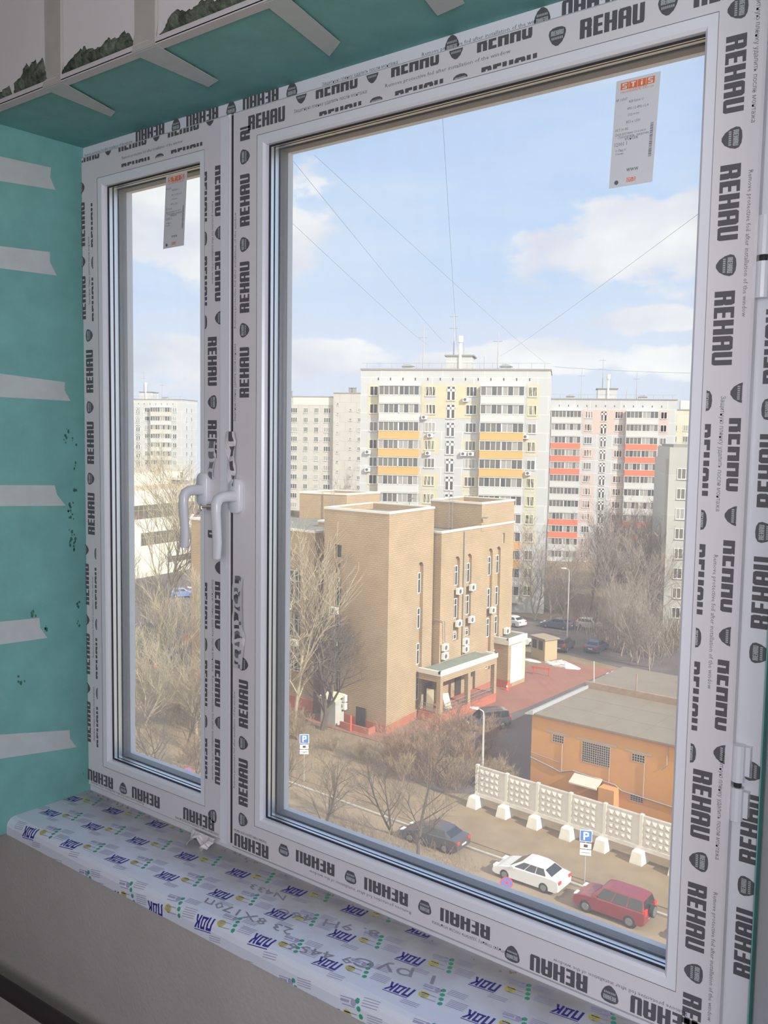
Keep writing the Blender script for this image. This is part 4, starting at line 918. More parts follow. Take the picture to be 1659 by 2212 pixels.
mb = MB(); mb.mesh([(-.45, -.35, 6.02), (.25, -.35, 6.35), (.25, 16.9, 6.35), (-.45, 16.9, 6.02), (-.45, -.35, 5.92), (.25, -.35, 6.0), (.25, 16.9, 6.0), (-.45, 16.9, 5.92)], [(0, 1, 2, 3), (7, 6, 5, 4), (0, 4, 5, 1), (1, 5, 6, 2), (2, 6, 7, 3), (3, 7, 4, 0)])
mb.build('verge_flashing', [mat('galvanised', (.46, .48, .50), .45, metal=.3)], hs)
for u0, u1, z0, z1 in ((1.8, 2.72, 4.2, 4.78), (4.22, 6.4, 3.25, 4.78), (8.05, 9.0, 4.2, 4.75), (8.05, 9.0, 1.3, 1.75), (13, 15.2, 3.25, 4.78)):
    mb = MB(); mb.box(u0+.02, u1-.02, .14, .18, z0+.02, z1-.02); w = mb.build('window', [M_dark], hs)
    mb = MB(); n = max(3, int((u1-u0)/.16))
    for i in range(n+1): x = u0+(u1-u0)*i/n; mb.box(x-.014, x+.014, -.03, -.005, z0, z1)
    n = max(3, int((z1-z0)/.16))
    for i in range(n+1): z = z0+(z1-z0)*i/n; mb.box(u0, u1, -.03, -.005, z-.014, z+.014)
    mb.build('grille', [mat('grille_paint', (.42, .38, .33), .6)], w)
    mb = MB(); mb.box(u0-.5, u1+.5, -.025, -.002, z1+.08, z1+.24) if z0 > 2 else mb.box(u0, u1, -.02, -.002, z1, z1+.05); mb.build('lintel', [mat('lintel_grey', (.36, .30, .25), .9)], w)
mb = MB()
for pts in ([(2.62, -.05, 4.2), (2.62, -.05, 2.0)], [(6.4, -.05, 3.3), (6.4, -.05, 1.9)], [(9.0, -.05, 4.2), (9.0, -.05, 1.6)], [(10.6, -.05, 5.9), (10.6, -.05, 4.5), (10.2, -.05, 4.1)]): mb.tube(pts, .035, 6)
mb.build('wall_pipe', [MATS['lintel_grey']], hs)
mb = MB(); mb.tube([(0, -.06, 2.6), (1.7, -.06, 2.25), (2.5, -.06, 2.05), (3.5, -.06, 2.4), (6.9, -.06, 2.15), (7.4, -.06, 1.85), (12, -.06, 1.6), (20, -.06, 1.2)], .045, 6); mb.tube([(0, -.06, 3.0), (2.4, -.06, 2.75)], .025, 6); mb.build('cable_run', [M_steel], hs)
mb = MB(); mb.mesh([(3.7, -1.0, 1.75), (5.9, -1.0, 1.75), (5.9, 0, 2.2), (3.7, 0, 2.2), (3.7, -1.0, 1.85), (5.9, -1.0, 1.85), (5.9, 0, 2.3), (3.7, 0, 2.3)], [(3, 2, 1, 0), (4, 5, 6, 7), (0, 1, 5, 4), (1, 2, 6, 5), (2, 3, 7, 6), (3, 0, 4, 7)]); mb.build('canopy', [mat('canopy_sheet', (.52, .47, .42), .7)], hs)
mb = MB(); mb.box(6.0, 7.2, -.9, 0, 0, 2.0); mb.build('chimney_stub', [M_och], hs)
mb = MB(); mb.tube([(4.4, 9.15, 6.3), (4.4, 9.15, 8.0)], .07, 8); mb.build('vent_pipe', [mat('rusty_upstand', (.25, .15, .11))], hs)
mb = MB(); mb.tube([(.5, 9.6, 6.3), (.42, 9.6, 8.3)], .035, 6); mb.build('roof_mast', [M_cop], hs)

# ------------------------------------------------------------------ concrete fence
M_conc = mat('fence_white', (0.66, 0.61, 0.575), 0.9, spec=.15, noise=.14, nscale=2.2)
M_conc2 = mat('footing_white', (0.70, 0.665, 0.60), 0.9, noise=.12, nscale=4)
fe = thing('concrete_fence', 'white concrete panel fence with pyramid relief and block footings', 'fence', (-29.69, 55.43, 0), math.atan2(55.04-55.43, 7.58))
def fence_panel():
    mb = MB(); W, z0, z1 = 2.56, .80, 3.08
    mb.box(-W/2+.06, W/2-.06, -.05, .07, z0, z1); mb.box(-W/2+.06, W/2-.06, -.16, .07, z0, z0+.26); mb.box(-W/2+.06, W/2-.06, -.09, .07, z1-.1, z1)
    xs, ys, s, d = -W/2+.22, z0+.36, .43, .13
    for i in range(4):
        for j in range(4):
            x, z = xs+i*s, ys+j*s; mb.mesh([(x, -.05, z), (x+s, -.05, z), (x+s, -.05, z+s), (x, -.05, z+s), (x+s/2, -.05-d, z+s/2)], [(0, 1, 4), (1, 2, 4), (2, 3, 4), (3, 0, 4)])
    return mb.data('panel', [M_conc])
def fence_post():
    mb = MB(); mb.box(-.11, .11, -.15, .10, .70, 3.14); return mb.data('post', [M_conc2])
def fence_foot():
    mb = MB(); mb.loft([[(-.42*k, -.62*k-.25+.1, z), (.42*k, -.62*k-.25+.1, z), (.42*k, .35*k, z), (-.42*k, .35*k, z)] for k, z in ((1, 0), (1, .1), (.78, .8), (.70, .86))]); return mb.data('footing', [M_conc2])
pm, po, pf = fence_panel(), fence_post(), fence_foot()
for i in range(-2, 8):
    put('panel', pm, fe, (1.28+i*2.56, 0, 0)); put('post', po, fe, (i*2.56, 0, 0)); put('footing', pf, fe, (i*2.56, 0, 0))
# ------------------------------------------------------------------ panel towers
def panel_mat(name, c, c2, seam, h=2.75, w=3.2):
    m = brick_mat(name, c, c2, seam, w, h, .03, .10); return m
F_W = mat('glazing_white', (.62, .62, .63), .4)
GL = [mat('glazing_dark', (.07, .075, .08), .08, spec=.6), mat('glazing_mid', (.13, .125, .12), .15, spec=.6), mat('glazing_pale', (.30, .29, .285), .3)]
M_roofd = mat('tower_roof', (.25, .24, .23), .9)
def win_mesh(w, h, kind, stair=False):
    mb = MB(); mb.ring((-w/2, w/2, -h/2, h/2), (-w/2+.09, w/2-.09, -h/2+.09, h/2-.09), -.06, .04, 0)
    mb.box(-w/2+.05, w/2-.05, -.02, .02, -h/2+.05, h/2-.05, 1)
    for x in ([0] if w < 1.35 or stair else [-w/6, w/6]): mb.box(x-.05, x+.05, -.05, 0, -h/2, h/2, 0)
    if stair: mb.box(-w/2, w/2, -.06, .0, h*.12, h*.30, 0); mb.box(-.14, .14, -.06, 0, -h/2, h/2, 0)
    mb.box(-w/2-.03, w/2+.03, -.12, 0, -h/2-.08, -h/2, 2)
    return mb.data('window', [F_W, GL[kind], mat('sill_grey', (.45, .45, .45), .7)])
WM = {}
def win_var(w, h, rnd, stair=False):
    k = (w, h, stair, rnd.choice((0, 0, 1, 1, 2)) if not stair else 0)
    if k not in WM: WM[k] = win_mesh(w, h, k[3], stair)
    return WM[k]
def parapet_mesh(W, m):
    mb = MB(); mb.box(-W/2, W/2, -1.0, 0, -.12, 1.02); mb.box(-W/2-.02, W/2+.02, -1.03, 0, 1.0, 1.06); return mb.data('balcony', [m])
GZ = {}
def glaze_mesh(W, v, rnd):
    if (W, v) in GZ: return GZ[(W, v)]
    mb = MB(); h = 1.42; n = 8
    mb.box(-W/2+.05, W/2-.05, -.94, -.05, .02, h-.05, 3)
    for i in range(n):
        x0 = -W/2+W*i/n; k = rnd.choice((1, 1, 2, 2, 3)) if i not in (4,) else rnd.choice((1, 3)); mb.box(x0+.05, x0+W/n-.05, -.97, -.945, .06, h-.06, k if k != 3 else 4)
    for i in range(n+1):
        x = -W/2+W*i/n; wd = .10 if i == n//2 else .045; mb.box(x-wd, x+wd, -1.0, -.93, 0, h, 0)
    for z in (0, h-.07): mb.box(-W/2, W/2, -1.0, -.93, z, z+.07, 0)
    mb.box(-W/2-.05, W/2+.05, -1.1, 0, h, h+.10, 0)
    g = mb.data('balcony_glazing', [F_W, GL[0], GL[1], mat('balcony_inside', (.22, .20, .19), .8), GL[2]]); GZ[(W, v)] = g; return g
def tower(name, label, right, length, rz, H, pal, seed, rows=12, depth=14.0, z12=None, bal=True, side_cols=(), antennas=True, vis_from=0.0, y_rows=()):
    """right = right front corner; local x runs along the facade from its left end, local y inwards"""
    rnd = random.Random(seed)
    lx = right[0]-math.cos(rz)*length; ly = right[1]-math.sin(rz)*length
    b = thing(name, label, 'apartment tower', (lx, ly, 0), rz)
    mb = MB(); mb.box(0, length, 0, depth, 0, H, 0); mb.box(-.1, length+.1, -.1, depth+.1, H, H+.25, 2)
    z12 = H-3.18 if z12 is None else z12
    fr = lambda a, c: (a*length, c*length)
    bays = [fr(.0385, .104), fr(.330, .428), fr(.553, .636), fr(.880, .945)]
    for r in range(rows):                                     # tinted panels round the windows
        zc = z12-2.75*r
        if zc < 1.5: continue
        if r in (0, 1):
            mb.box(.330*length, .636*length, -.02, .05, zc-1.375, zc+1.1 if r == 0 else zc+1.375, 1)
            for a, c in (bays[0], bays[3]): mb.box(a, c, -.02, .05, zc-1.375, zc+1.375 if r else zc+1.1, 1)
            for a, c in ((.3475, .4065), (.566, .624)): mb.box(a*length, c*length, -.03, 0, zc-1.6, zc-.75, 0) if r == 0 else None
        elif r in pal['tint_rows']:
            for a, c in bays: mb.box(a, c, -.02, .05, zc-1.375, zc+1.1, 1)
    for k in range(13): x = length*(.095+k*.0665); mb.box(x-.09, x+.09, -.012, .1, H-1.55, H-1.12, 3)
    body = mb.build('wall', [pal['wall'], pal['tint'], M_roofd, M_dark], b)
    wl, wb = 1.3, 1.68
    par = {}
    for r in range(rows):
        zc = z12-2.75*r
        if zc < 1.2: continue
        for f, w in ((.0717, wl), (.377, wb), (.594, wb), (.9115, wl)):
            if f*length < vis_from: continue
            put('window', win_var(w, 1.5, rnd), b, (f*length, 0, zc))
        if .486*length >= vis_from: put('window', win_var(1.32, 2.2, rnd, True), b, (.486*length, 0, zc-.3))
        if bal:
            for f0, f1 in ((.106, .321), (.645, .869)):
                if f1*length < vis_from: continue
                W = round((f1-f0)*length, 2); key = (W, pal['balc'][min(r, len(pal['balc'])-1)].name)
                if key not in par: par[key] = parapet_mesh(W, pal['balc'][min(r, len(pal['balc'])-1)])
                p = put('balcony', par[key], b, ((f0+f1)/2*length, 0, zc-1.72))
                put('balcony_glazing', glaze_mesh(W, rnd.randrange(3), rnd), p, (0, 0, 1.06))
        for y in side_cols:
            o = put('window', win_var(1.1, 1.5, rnd), b, (length, y, zc)); o.rotation_euler.z = math.pi/2
    if antennas:
        mb = MB(); mb.box(length*.44, length*.58, 4, 9, H+.2, H+2.5, 0); mb.box(length*.43, length*.59, 3.8, 9.2, H+2.5, H+2.7, 1); mb.build('lift_house', [pal['wall'], M_roofd], b)
        for x, y, h, cr in ((length*.32, 3, 7.0, 1), (length*.475, 5, 9.2, 2), (length*.72, 3, 6.2, 1), (length*.535, 4.2, 5.0, 0), (length*.65, 3, 2.4, 0)):
            mb = MB(); mb.tube([(x, y, H), (x, y, H+h*.5), (x, y, H+h)], [.11, .08, .05], 6)
            if cr:
                for k in range(cr): mb.tube([(x-.8, y, H+h*(.75+.2*k)), (x+.6, y, H+h*(.75+.2*k))], .04, 5)
            mb.build('antenna', [M_steel], b)
        mb = MB(); mb.tube([(length*.515, 4, H), (length*.515, 4, H+5.4)], .28, 10); mb.tube([(length*.515, 4, H+4.6), (length*.515, 4, H+5.6)], .42, 10); mb.build('vent_stack', [mat('stack', (.6, .6, .6), .5)], b)
        for x in (length*.24, length*.765):
            mb = MB(); mb.box(x-.9, x+.9, 2, 3.4, H+.2, H+.75, 0); mb.loft([[(x-1, 1.8, H+.75), (x+1, 1.8, H+.75), (x+1, 3.6, H+.75), (x-1, 3.6, H+.75)], [(x-.5, 2.2, H+1.1), (x+.3, 2.2, H+1.1), (x+.3, 3.2, H+1.1), (x-.5, 3.2, H+1.1)]], 1); mb.build('roof_vent', [pal['wall'], M_steel], b)
        mb = MB()
        for k in range(15): x = length*(.03+k*.067); mb.tube([(x, .3, H+.25), (x, .3, H+1.15)], .025, 4)
        mb.tube([(0, .3, H+1.1), (length, .3, H+1.1)], .02, 4); mb.build('roof_railing', [M_steel], b)
    return b
W1_, W2_ = (.40, .405, .425), (.385, .39, .41)
RZ = math.atan2(.462, .887)
B_wh = mat('balcony_white', (.50, .505, .52), .6); B_or = mat('balcony_orange', (.60, .33, .115), .6); B_rd = mat('balcony_red', (.62, .15, .085), .6); B_be = mat('balcony_beige', (.50, .47, .42), .7)
YEL = dict(wall=panel_mat('tower_white', W1_, W2_, (.6, .59, .57)), tint=mat('tint_yellow', (.50, .455, .325), .8), balc=[B_wh, B_wh, B_or, B_or, B_or, B_wh, B_wh, B_wh, B_or, B_or, B_wh], tint_rows=(3, 5, 6, 7, 8, 10, 11))
RED = dict(wall=YEL['wall'], tint=mat('tint_pink', (.51, .40, .37), .8), balc=[B_wh, B_wh, B_rd, B_rd, B_rd, B_wh, B_wh, B_wh, B_rd, B_rd, B_wh], tint_rows=(3, 5, 6, 7, 8, 10, 11))
WHT = dict(wall=YEL['wall'], tint=YEL['wall'], balc=[B_be, B_wh, B_be, B_wh, B_wh, B_be, B_be, B_wh], tint_rows=())
ty = tower('apartment_tower', 'white panel tower with pale yellow panels and orange balcony fronts', (-66.76, 124.53), 29.05, RZ, 36.83, YEL, 1, depth=12.0)
tower('apartment_tower', 'white panel tower with pink panels and red balcony fronts', (-72.69, 191.45), 29.05, RZ, 35.0, RED, 2)
tower('apartment_tower', 'far white panel tower with a bright side wall, seen through the narrow sash', (-229.35, 188.31), 29.05, RZ, 36.6, WHT, 3, vis_from=11.5, side_cols=(3.2, 7.2), depth=12)
g_ = 'air conditioners on the yellow tower'
def tac(u, z, label):
    c = Vector((-92.53, 111.11)); d = Vector((math.cos(RZ), math.sin(RZ))); p = c+d*u; q = p+d; ac(p, q, 0, z, label, g_)
z12 = 36.83-3.18
for fx, r, lb in ((.348, 1, 'air conditioner left of the second row middle window of the yellow tower'), (.381, 2, 'air conditioner under the third row left middle window of the yellow tower'), (.372, 3, 'air conditioner under the fourth row left middle window of the yellow tower'),
                  (.565, 0, 'topmost air conditioner of the yellow tower, under the upper right middle window'), (.560, 3, 'left one of two neighbouring air conditioners right of the stair windows'), (.600, 3, 'right one of two neighbouring air conditioners right of the stair windows'),
                  (.045, 3, 'air conditioner by the left edge of the yellow tower, fourth row'), (.882, 2, 'air conditioner beside the third row right balcony of the yellow tower'), (.045, 4, 'air conditioner by the left edge of the yellow tower, fifth row'), (.90, 4, 'air conditioner below the fifth row right window of the yellow tower')):
    tac(fx*29.05, z12-2.75*r-1.55, lb)

# grey panel slab far left
M_gp = panel_mat('grey_panel', (.405, .39, .375), (.39, .375, .36), (.24, .23, .22), 2.75, 3.3)
b = thing('apartment_block', 'long grey panel block left behind the yellow tower', 'apartment block', (-169.59-math.cos(RZ)*40.1, 203.75-math.sin(RZ)*40.1, 0), RZ)
mb = MB(); mb.box(13, 32.3, 0, 13, 0, 37.2, 0); mb.box(32.3, 48, -1.2, 13, 0, 38.3, 0); mb.box(20, 32.3, -.05, 0.05, 35, 37.3, 1); mb.box(13, 32.3, -.1, 13, 37.2, 37.5, 2); mb.box(32.3, 48, -1.3, 13, 38.3, 38.6, 2)
mb.build('wall', [M_gp, mat('grey_light', (.58, .56, .53), .8), M_roofd], b)
rnd = random.Random(6)
for r in range(12):
    z = 33.43-2.75*r
    if z < 3: break
    for u, w, h, y, dz in ((17.0, .7, .8, 0, .3), (20.3, 2.0, 1.5, 0, 0), (23.8, 1.35, 1.5, 0, 0), (27.0, 1.35, 1.5, 0, 0), (30.2, 2.0, 1.5, 0, 0), (33.6, .7, .8, -1.2, 1.9), (37.4, .7, .8, -1.2, .3), (39.9, .9, 1.2, -1.2, .2)): put('window', win_var(w, h, rnd), b, (u, y, z+dz))
mb = MB()
for x in (17, 18, 36, 37.2): mb.box(x, x+.9, 2, 3, 37.2, 38.9 if x < 20 else 40); mb.box(x-.1, x+1, 1.9, 3.1, 38.9 if x < 20 else 40, 39.1 if x < 20 else 40.2, 0)
mb.build('roof_vent', [M_roofd], b)
# grey block at the right edge, and the cream one behind it
b = thing('apartment_block', 'grey panel block with white framed windows by the right window jamb', 'apartment block', (-47.6, 123.4, 0), RZ)
mb = MB(); mb.box(0, 9, 0, 16, 0, 25.8, 0); mb.box(.5, 9, .2, 15, 25.8, 26.2, 1); mb.box(-.35, 0, 1, 16, 0, 24.2, 0)
mb.build('wall', [panel_mat('grey_block', (.36, .36, .355), (.34, .34, .335), (.46, .45, .44), 5.5, 9), M_roofd], b)
for r in range(8):
    for u in (1.95, 4.6): put('window', win_var(1.7, 1.5, rnd), b, (u, 0, 22.2-2.75*r))
b = thing('apartment_block', 'pale yellow block in the far gap beside the red tower', 'apartment block', (-88.5, 225.0, 0), RZ)
mb = MB(); mb.box(0, 18, 0, 12, 0, 34, 0); mb.box(-.1, 18.1, -.1, 12, 34, 34.3, 1); mb.box(4, 7, 2, 5, 34, 36.5, 2); mb.build('wall', [panel_mat('cream_panel_wall', (.48, .44, .33), (.50, .48, .44), (.4, .37, .3)), M_roofd, M_cop], b)
for r in range(4):
    for u in (2.3, 5.4): put('window', win_var(1.7, 1.5, rnd), b, (u, 0, 29.6-2.75*r))
# cream office building far left
M_cream = mat('cream_cladding', (.68, .645, .56), .7, noise=.06, nscale=.8)
M_bandg = mat('band_glass', (.14, .115, .085), .15, spec=.6, noise=.4, nscale=.5)
aO = math.atan2(10.49, -1.77)
b = thing('office_building', 'cream clad office building with dark ribbon windows, far beyond the narrow sash', 'office building', (-138.5, 106.28, 0), aO)
mb = MB(); mb.box(-26, 12.2, 0, 26, 0, 16.0, 0); mb.box(-26, 13.3, 3.5, 26, 16.0, 19.1, 0); mb.box(-26, 12.2, -.05, 3.5, 16.0, 16.05, 1); mb.box(-26, 13.3, 3.45, 26, 19.1, 19.25, 2); mb.box(-26, 12.0, .2, 3.4, 16.02, 16.7, 2)
mb.build('wall', [M_cream, M_cop, mat('office_trim', (.45, .36, .28), .8)], b)
for u0, u1, z0, z1 in ((-26, 12.0, 10.85, 13.35), (-2.6, 12.0, 5.9, 8.25), (4.35, 12.0, 2.05, 3.2)):
    mb = MB(); mb.box(u0, u1, -.03, .1, z0, z1, 0)
    n = int((u1-u0)/1.25)
    for i in range(n+1): x = u0+(u1-u0)*i/n; mb.box(x-.05, x+.05, -.06, 0, z0, z1, 1)
    mb.box(u0, u1, -.06, 0, z0+(z1-z0)*.62, z0+(z1-z0)*.62+.08, 1)
    mb.build('ribbon_window', [M_bandg, mat('mullion', (.30, .25, .20), .5)], b)
for u in (1.5, 5.9, 10.2):
    mb = MB(); mb.box(u-.45, u+.45, -.5, 0, 15.2, 15.9); mb.tube([(u, -.06, 15.2), (u, -.06, 13.6)], .04, 5); mb.build('wall_unit', [ACW], b)
for u, w, h in ((9.5, 2.6, 1.2), (-5, 3.4, 1.6)):
    mb = MB(); y0 = 1.2 if u > 0 else 5; z = 16.05 if u > 0 else 19.25
    mb.box(u, u+w, y0, y0+2.2, z, z+h, 0); mb.box(u-.1, u+w+.1, y0, y0+2.2, z+h+.2, z+h+.7, 1); mb.tube([(u+w*.6, y0+1, z+h), (u+w*.6, y0+1, z+h+1.7)], .3, 8); mb.build('roof_plant', [mat('plant_dark', (.20, .18, .17), .7), mat('plant_light', (.55, .52, .50), .6)], b)

# ------------------------------------------------------------------ cars
TYRE = mat('tyre', (.022, .022, .024), .85); RIM = mat('rim', (.22, .225, .235), .45, metal=.5); CGL = mat('car_glass', (.02, .024, .028), .05, spec=.7)
TAIL = mat('tail_red', (.55, .03, .02), .3); HEAD = mat('head_clear', (.75, .78, .8), .15); BLK = mat('car_black', (.03, .03, .032), .6)
CARM = {}
KINDS = {
 # L, W, wheelbase front/rear x, wheel r, lower profile (x,z), roof (belt pts, roof pts), belt z
 'sedan': dict(L=4.5, W=1.78, wx=(.88, 3.52), wr=.32, low=[(.0, .42), (.02, .28), (.25, .20), (4.3, .20), (4.48, .32), (4.5, .62), (4.42, .93), (4.0, 1.0), (3.7, 1.0), (1.25, .95), (.55, .80), (.08, .62)], cab=[(1.15, .93), (1.95, 1.40), (2.35, 1.46), (3.0, 1.45), (3.45, 1.33), (4.05, .99)]),
 'suv': dict(L=4.3, W=1.80, wx=(.80, 3.42), wr=.37, low=[(.0, .55), (.03, .38), (.25, .28), (4.1, .28), (4.28, .42), (4.3, .80), (4.26, 1.10), (1.15, 1.06), (.40, .98), (.05, .82)], cab=[(1.05, 1.04), (1.65, 1.66), (2.1, 1.74), (3.6, 1.74), (4.08, 1.66), (4.25, 1.08)]),
 'hatch': dict(L=4.0, W=1.72, wx=(.78, 3.2), wr=.31, low=[(.0, .42), (.02, .28), (.25, .20), (3.8, .20), (3.98, .32), (4.0, .70), (3.95, .98), (1.05, .96), (.45, .80), (.05, .62)], cab=[(.95, .94), (1.65, 1.42), (2.05, 1.48), (3.1, 1.46), (3.55, 1.34), (3.92, .96)]),
}
def car(kind, paint, loc, heading, label, spare=False, rack=False, group='parked cars'):
    """heading: direction the bonnet points to, degrees from +x"""
    k = KINDS[kind]; L_, W = k['L'], k['W']; key = (kind,)
    o = thing('car', label, 'car', loc, R(heading)+math.pi, group)          # local +x runs from bonnet to tail
    def side(prof, w0, dz0=0.0):
        return prof
    low = k['low']; cx = L_/2
    mb = MB()
    def sh(p, s, zz=0.0):
        return [(min(max(x-cx, -cx+s*.6), cx-s*.6), z+(-s*.25 if z > .6 else s*.25)) for x, z in p]
    loops = [(-W/2, .07), (-W/2+.05, .0), (W/2-.05, .0), (W/2, .07)]
    mb.loft([[(x, y, z) for x, z in sh(low, s)] for y, s in loops])
    cab = k['cab']; bz = cab[0][1]
    base = [(x-cx, z) for x, z in cab]; n = len(base)
    def cabring(w_b, w_t):
        zt = max(z for _, z in cab); return [(x, lambda s, z=z: s*(w_b+(w_t-w_b)*(z-bz)/(zt-bz)), z) for x, z in base]
    cr = cabring(W/2-.07, W/2-.27)
    A_ = [(x, f(-1), z) for x, f, z in cr]; B_ = [(x, f(1), z) for x, f, z in cr]
    mb.mesh(A_+B_, [tuple(range(n)), tuple(range(2*n-1, n-1, -1))]+[(i, i+n, i+1+n, i+1) for i in range(n-1)])
    ml = cab[1:-1]
    if rack:
        for s in (-.5, .5): mb.tube([(-.5, s, cab[2][1]+.08), (1.4, s, cab[2][1]+.06)], .025, 6)
    for s in (-1, 1): mb.box(cab[0][0]-cx+.25, cab[0][0]-cx+.42, s*(W/2+.02)-.09, s*(W/2+.02)+.09, bz-.02, bz+.13)
    body = mb.build('body', [paint], o, smooth=False)
    bv = body.modifiers.new('soft', 'BEVEL'); bv.width = .035; bv.segments = 2; bv.limit_method = 'ANGLE'; bv.angle_limit = R(25)
    # glass: front, rear and the side windows
    def strip(i, j, k0, k1, off, nm, ws=.82):
        mb = MB(); p, q = base[i], base[j]
        d = Vector((q[0]-p[0], q[1]-p[1])); nn = Vector((-d.y, d.x)).normalized()*(off)
        def wid(z): zt = max(zz for _, zz in cab); return (W/2-.07)+((W/2-.27)-(W/2-.07))*(z-bz)/(zt-bz)
        a = (p[0]+d.x*k0+nn.x, p[1]+d.y*k0+nn.y); c = (p[0]+d.x*k1+nn.x, p[1]+d.y*k1+nn.y)
        wa, wc = wid(a[1])-.07, wid(c[1])-.07
        mb.mesh([(a[0], -wa, a[1]), (a[0], wa, a[1]), (c[0], wc, c[1]), (c[0], -wc, c[1]), (a[0]-nn.x*2, -wa, a[1]-nn.y*2), (a[0]-nn.x*2, wa, a[1]-nn.y*2), (c[0]-nn.x*2, wc, c[1]-nn.y*2), (c[0]-nn.x*2, -wc, c[1]-nn.y*2)], [(0, 1, 2, 3), (7, 6, 5, 4), (0, 4, 5, 1), (1, 5, 6, 2), (2, 6, 7, 3), (3, 7, 4, 0)])
        mb.build(nm, [CGL], o)
    strip(0, 1, .08, .94, .012, 'windscreen'); strip(n-2, n-1, .08, .84, .012, 'rear_window')
    zt = max(z for _, z in cab)
    for s in (-1, 1):
        mb = MB(); xa, xb = base[0][0]+.32, base[-1][0]-(.40 if kind != 'suv' else .12); za, zb = bz+.05, zt-.10
        def ww(z): return s*((W/2-.07)+((W/2-.27)-(W/2-.07))*(z-bz)/(zt-bz)+.008)
        xt0, xt1 = base[1][0]+.12, base[-2][0]-(.02 if kind != 'suv' else .0)
        nwin = 2 if kind == 'hatch' else 3
        for i in range(nwin):
            f0, f1 = i/nwin+.012, (i+1)/nwin-.012
            P = [(xa+(xb-xa)*f0, za), (xa+(xb-xa)*f1, za), (xt0+(xt1-xt0)*f1, zb), (xt0+(xt1-xt0)*f0, zb)]
            mb.mesh([(x, ww(z), z) for x, z in P]+[(x, ww(z)-s*.03, z) for x, z in P], [(0, 1, 2, 3) if s < 0 else (3, 2, 1, 0), (7, 6, 5, 4), (0, 4, 5, 1), (1, 5, 6, 2), (2, 6, 7, 3), (3, 7, 4, 0)])
        mb.build('side_window', [CGL], o)
    for wx in k['wx']:
        for s in (-1, 1):
            r = k['wr']; y = s*(W/2-.10); mb = MB(); mb.tube([(wx-cx, y-.11, r), (wx-cx, y-.09, r), (wx-cx, y+.09, r), (wx-cx, y+.11, r)], [r*.92, r, r, r*.92], 18)
            t = mb.build('wheel', [TYRE], o)
            mb = MB(); mb.tube([(wx-cx, y+s*.085, r), (wx-cx, y+s*.118, r)], [r*.62, r*.58], 14)
            mb.build('rim', [RIM], t)
    for s in (-1, 1):
        mb = MB(); z = low[-1][1]; mb.box(-cx-.012+.04, -cx+.30, s*(W/2-.32)-.22, s*(W/2-.32)+.22, z-.06, z+.07, 0); mb.build('headlight', [HEAD], o)
        mb = MB(); zz = .86 if kind == 'sedan' else 1.0; mb.box(cx-.16, cx+.012, s*(W/2-.22)-.16, s*(W/2-.22)+.16, zz-.12, zz+(.04 if kind == 'sedan' else .22)); mb.build('tail_light', [TAIL], o)
    mb = MB(); mb.box(cx-.02, cx+.015, -.27, .27, .55, .66); mb.build('number_plate', [F_W], o)
    if spare:
        mb = MB(); mb.tube([(cx+.02, 0, .95), (cx+.22, 0, .95)], .34, 20); t = mb.build('spare_wheel', [TYRE], o); mb = MB(); mb.tube([(cx+.22, 0, .95), (cx+.235, 0, .95)], .27, 16); mb.build('wheel_cover', [RIM], t)
    return o
P_w = mat('paint_white', (.60, .60, .62), .25, coat=.5); P_r = mat('paint_maroon', (.20, .022, .03), .3, coat=.5); P_d = mat('paint_dark', (.055, .055, .065), .3, coat=.5); P_b = mat('paint_blue', (.10, .17, .42), .3, coat=.5); P_s = mat('paint_silver', (.50, .51, .53), .3, coat=.5); P_n = mat('paint_night', (.06, .075, .14), .3, coat=.5)
car('sedan', P_w, (-26.1, 48.15, .03), 181, 'white saloon car parked at the kerb below the parking sign')
car('suv', P_r, (-20.55, 47.75, .03), 180, 'dark red off-roader with a spare wheel on its tailgate, behind the white saloon', spare=True)
car('sedan', P_d, (-33.6, 48.6, .03), 183, 'dark saloon car parked under the bare tree ahead of the white saloon')
car('suv', P_d, (-43.9, 71.5, .05), 236, 'dark off-roader parked on the driveway before the porch', rack=True)
car('sedan', P_w, (-66.0, 113.4, .04), 172, 'white saloon car beyond the corner of the brick building')
car('hatch', P_w, (-58.6, 103.0, .04), 60, 'white car with a dark grille between the annex and the guard booth')
car('sedan', P_n, (-60.1, 116.2, .04), 186, 'dark blue saloon car under the trees left of the silver hatchback')
car('hatch', P_s, (-56.5, 119.2, .04), 8, 'silver hatchback under the trees beyond the lamp post')
car('suv', P_d, (-53.2, 104.8, .04), 100, 'black car parked behind the snow heap')
car('sedan', P_n, (-49.8, 107.2, .04), 95, 'dark blue car with a number plate, right of the black car behind the snow heap')
car('sedan', P_s, (-71.4, 162.2, .04), 10, 'pale car deep among the thicket trees before the red tower')
car('sedan', P_s, (-40.6, 95.6, .04), 176, 'silver saloon car behind the roof of the ochre house')
car('hatch', P_b, (-117.5, 96.3, .04), 60, 'blue hatchback parked below the cream office building')
car('sedan', P_s, (-124.5, 107.5, .04), 70, 'pale car by the wall of the cream office building')
car('hatch', P_w, (-50.3, 48.2, .04), 184, 'small white car at the far left of the road, half hidden by the sash')
car('suv', P_d, (-14.3, 47.9, .03), 180, 'dark car whose tail is hidden by the right window stile')

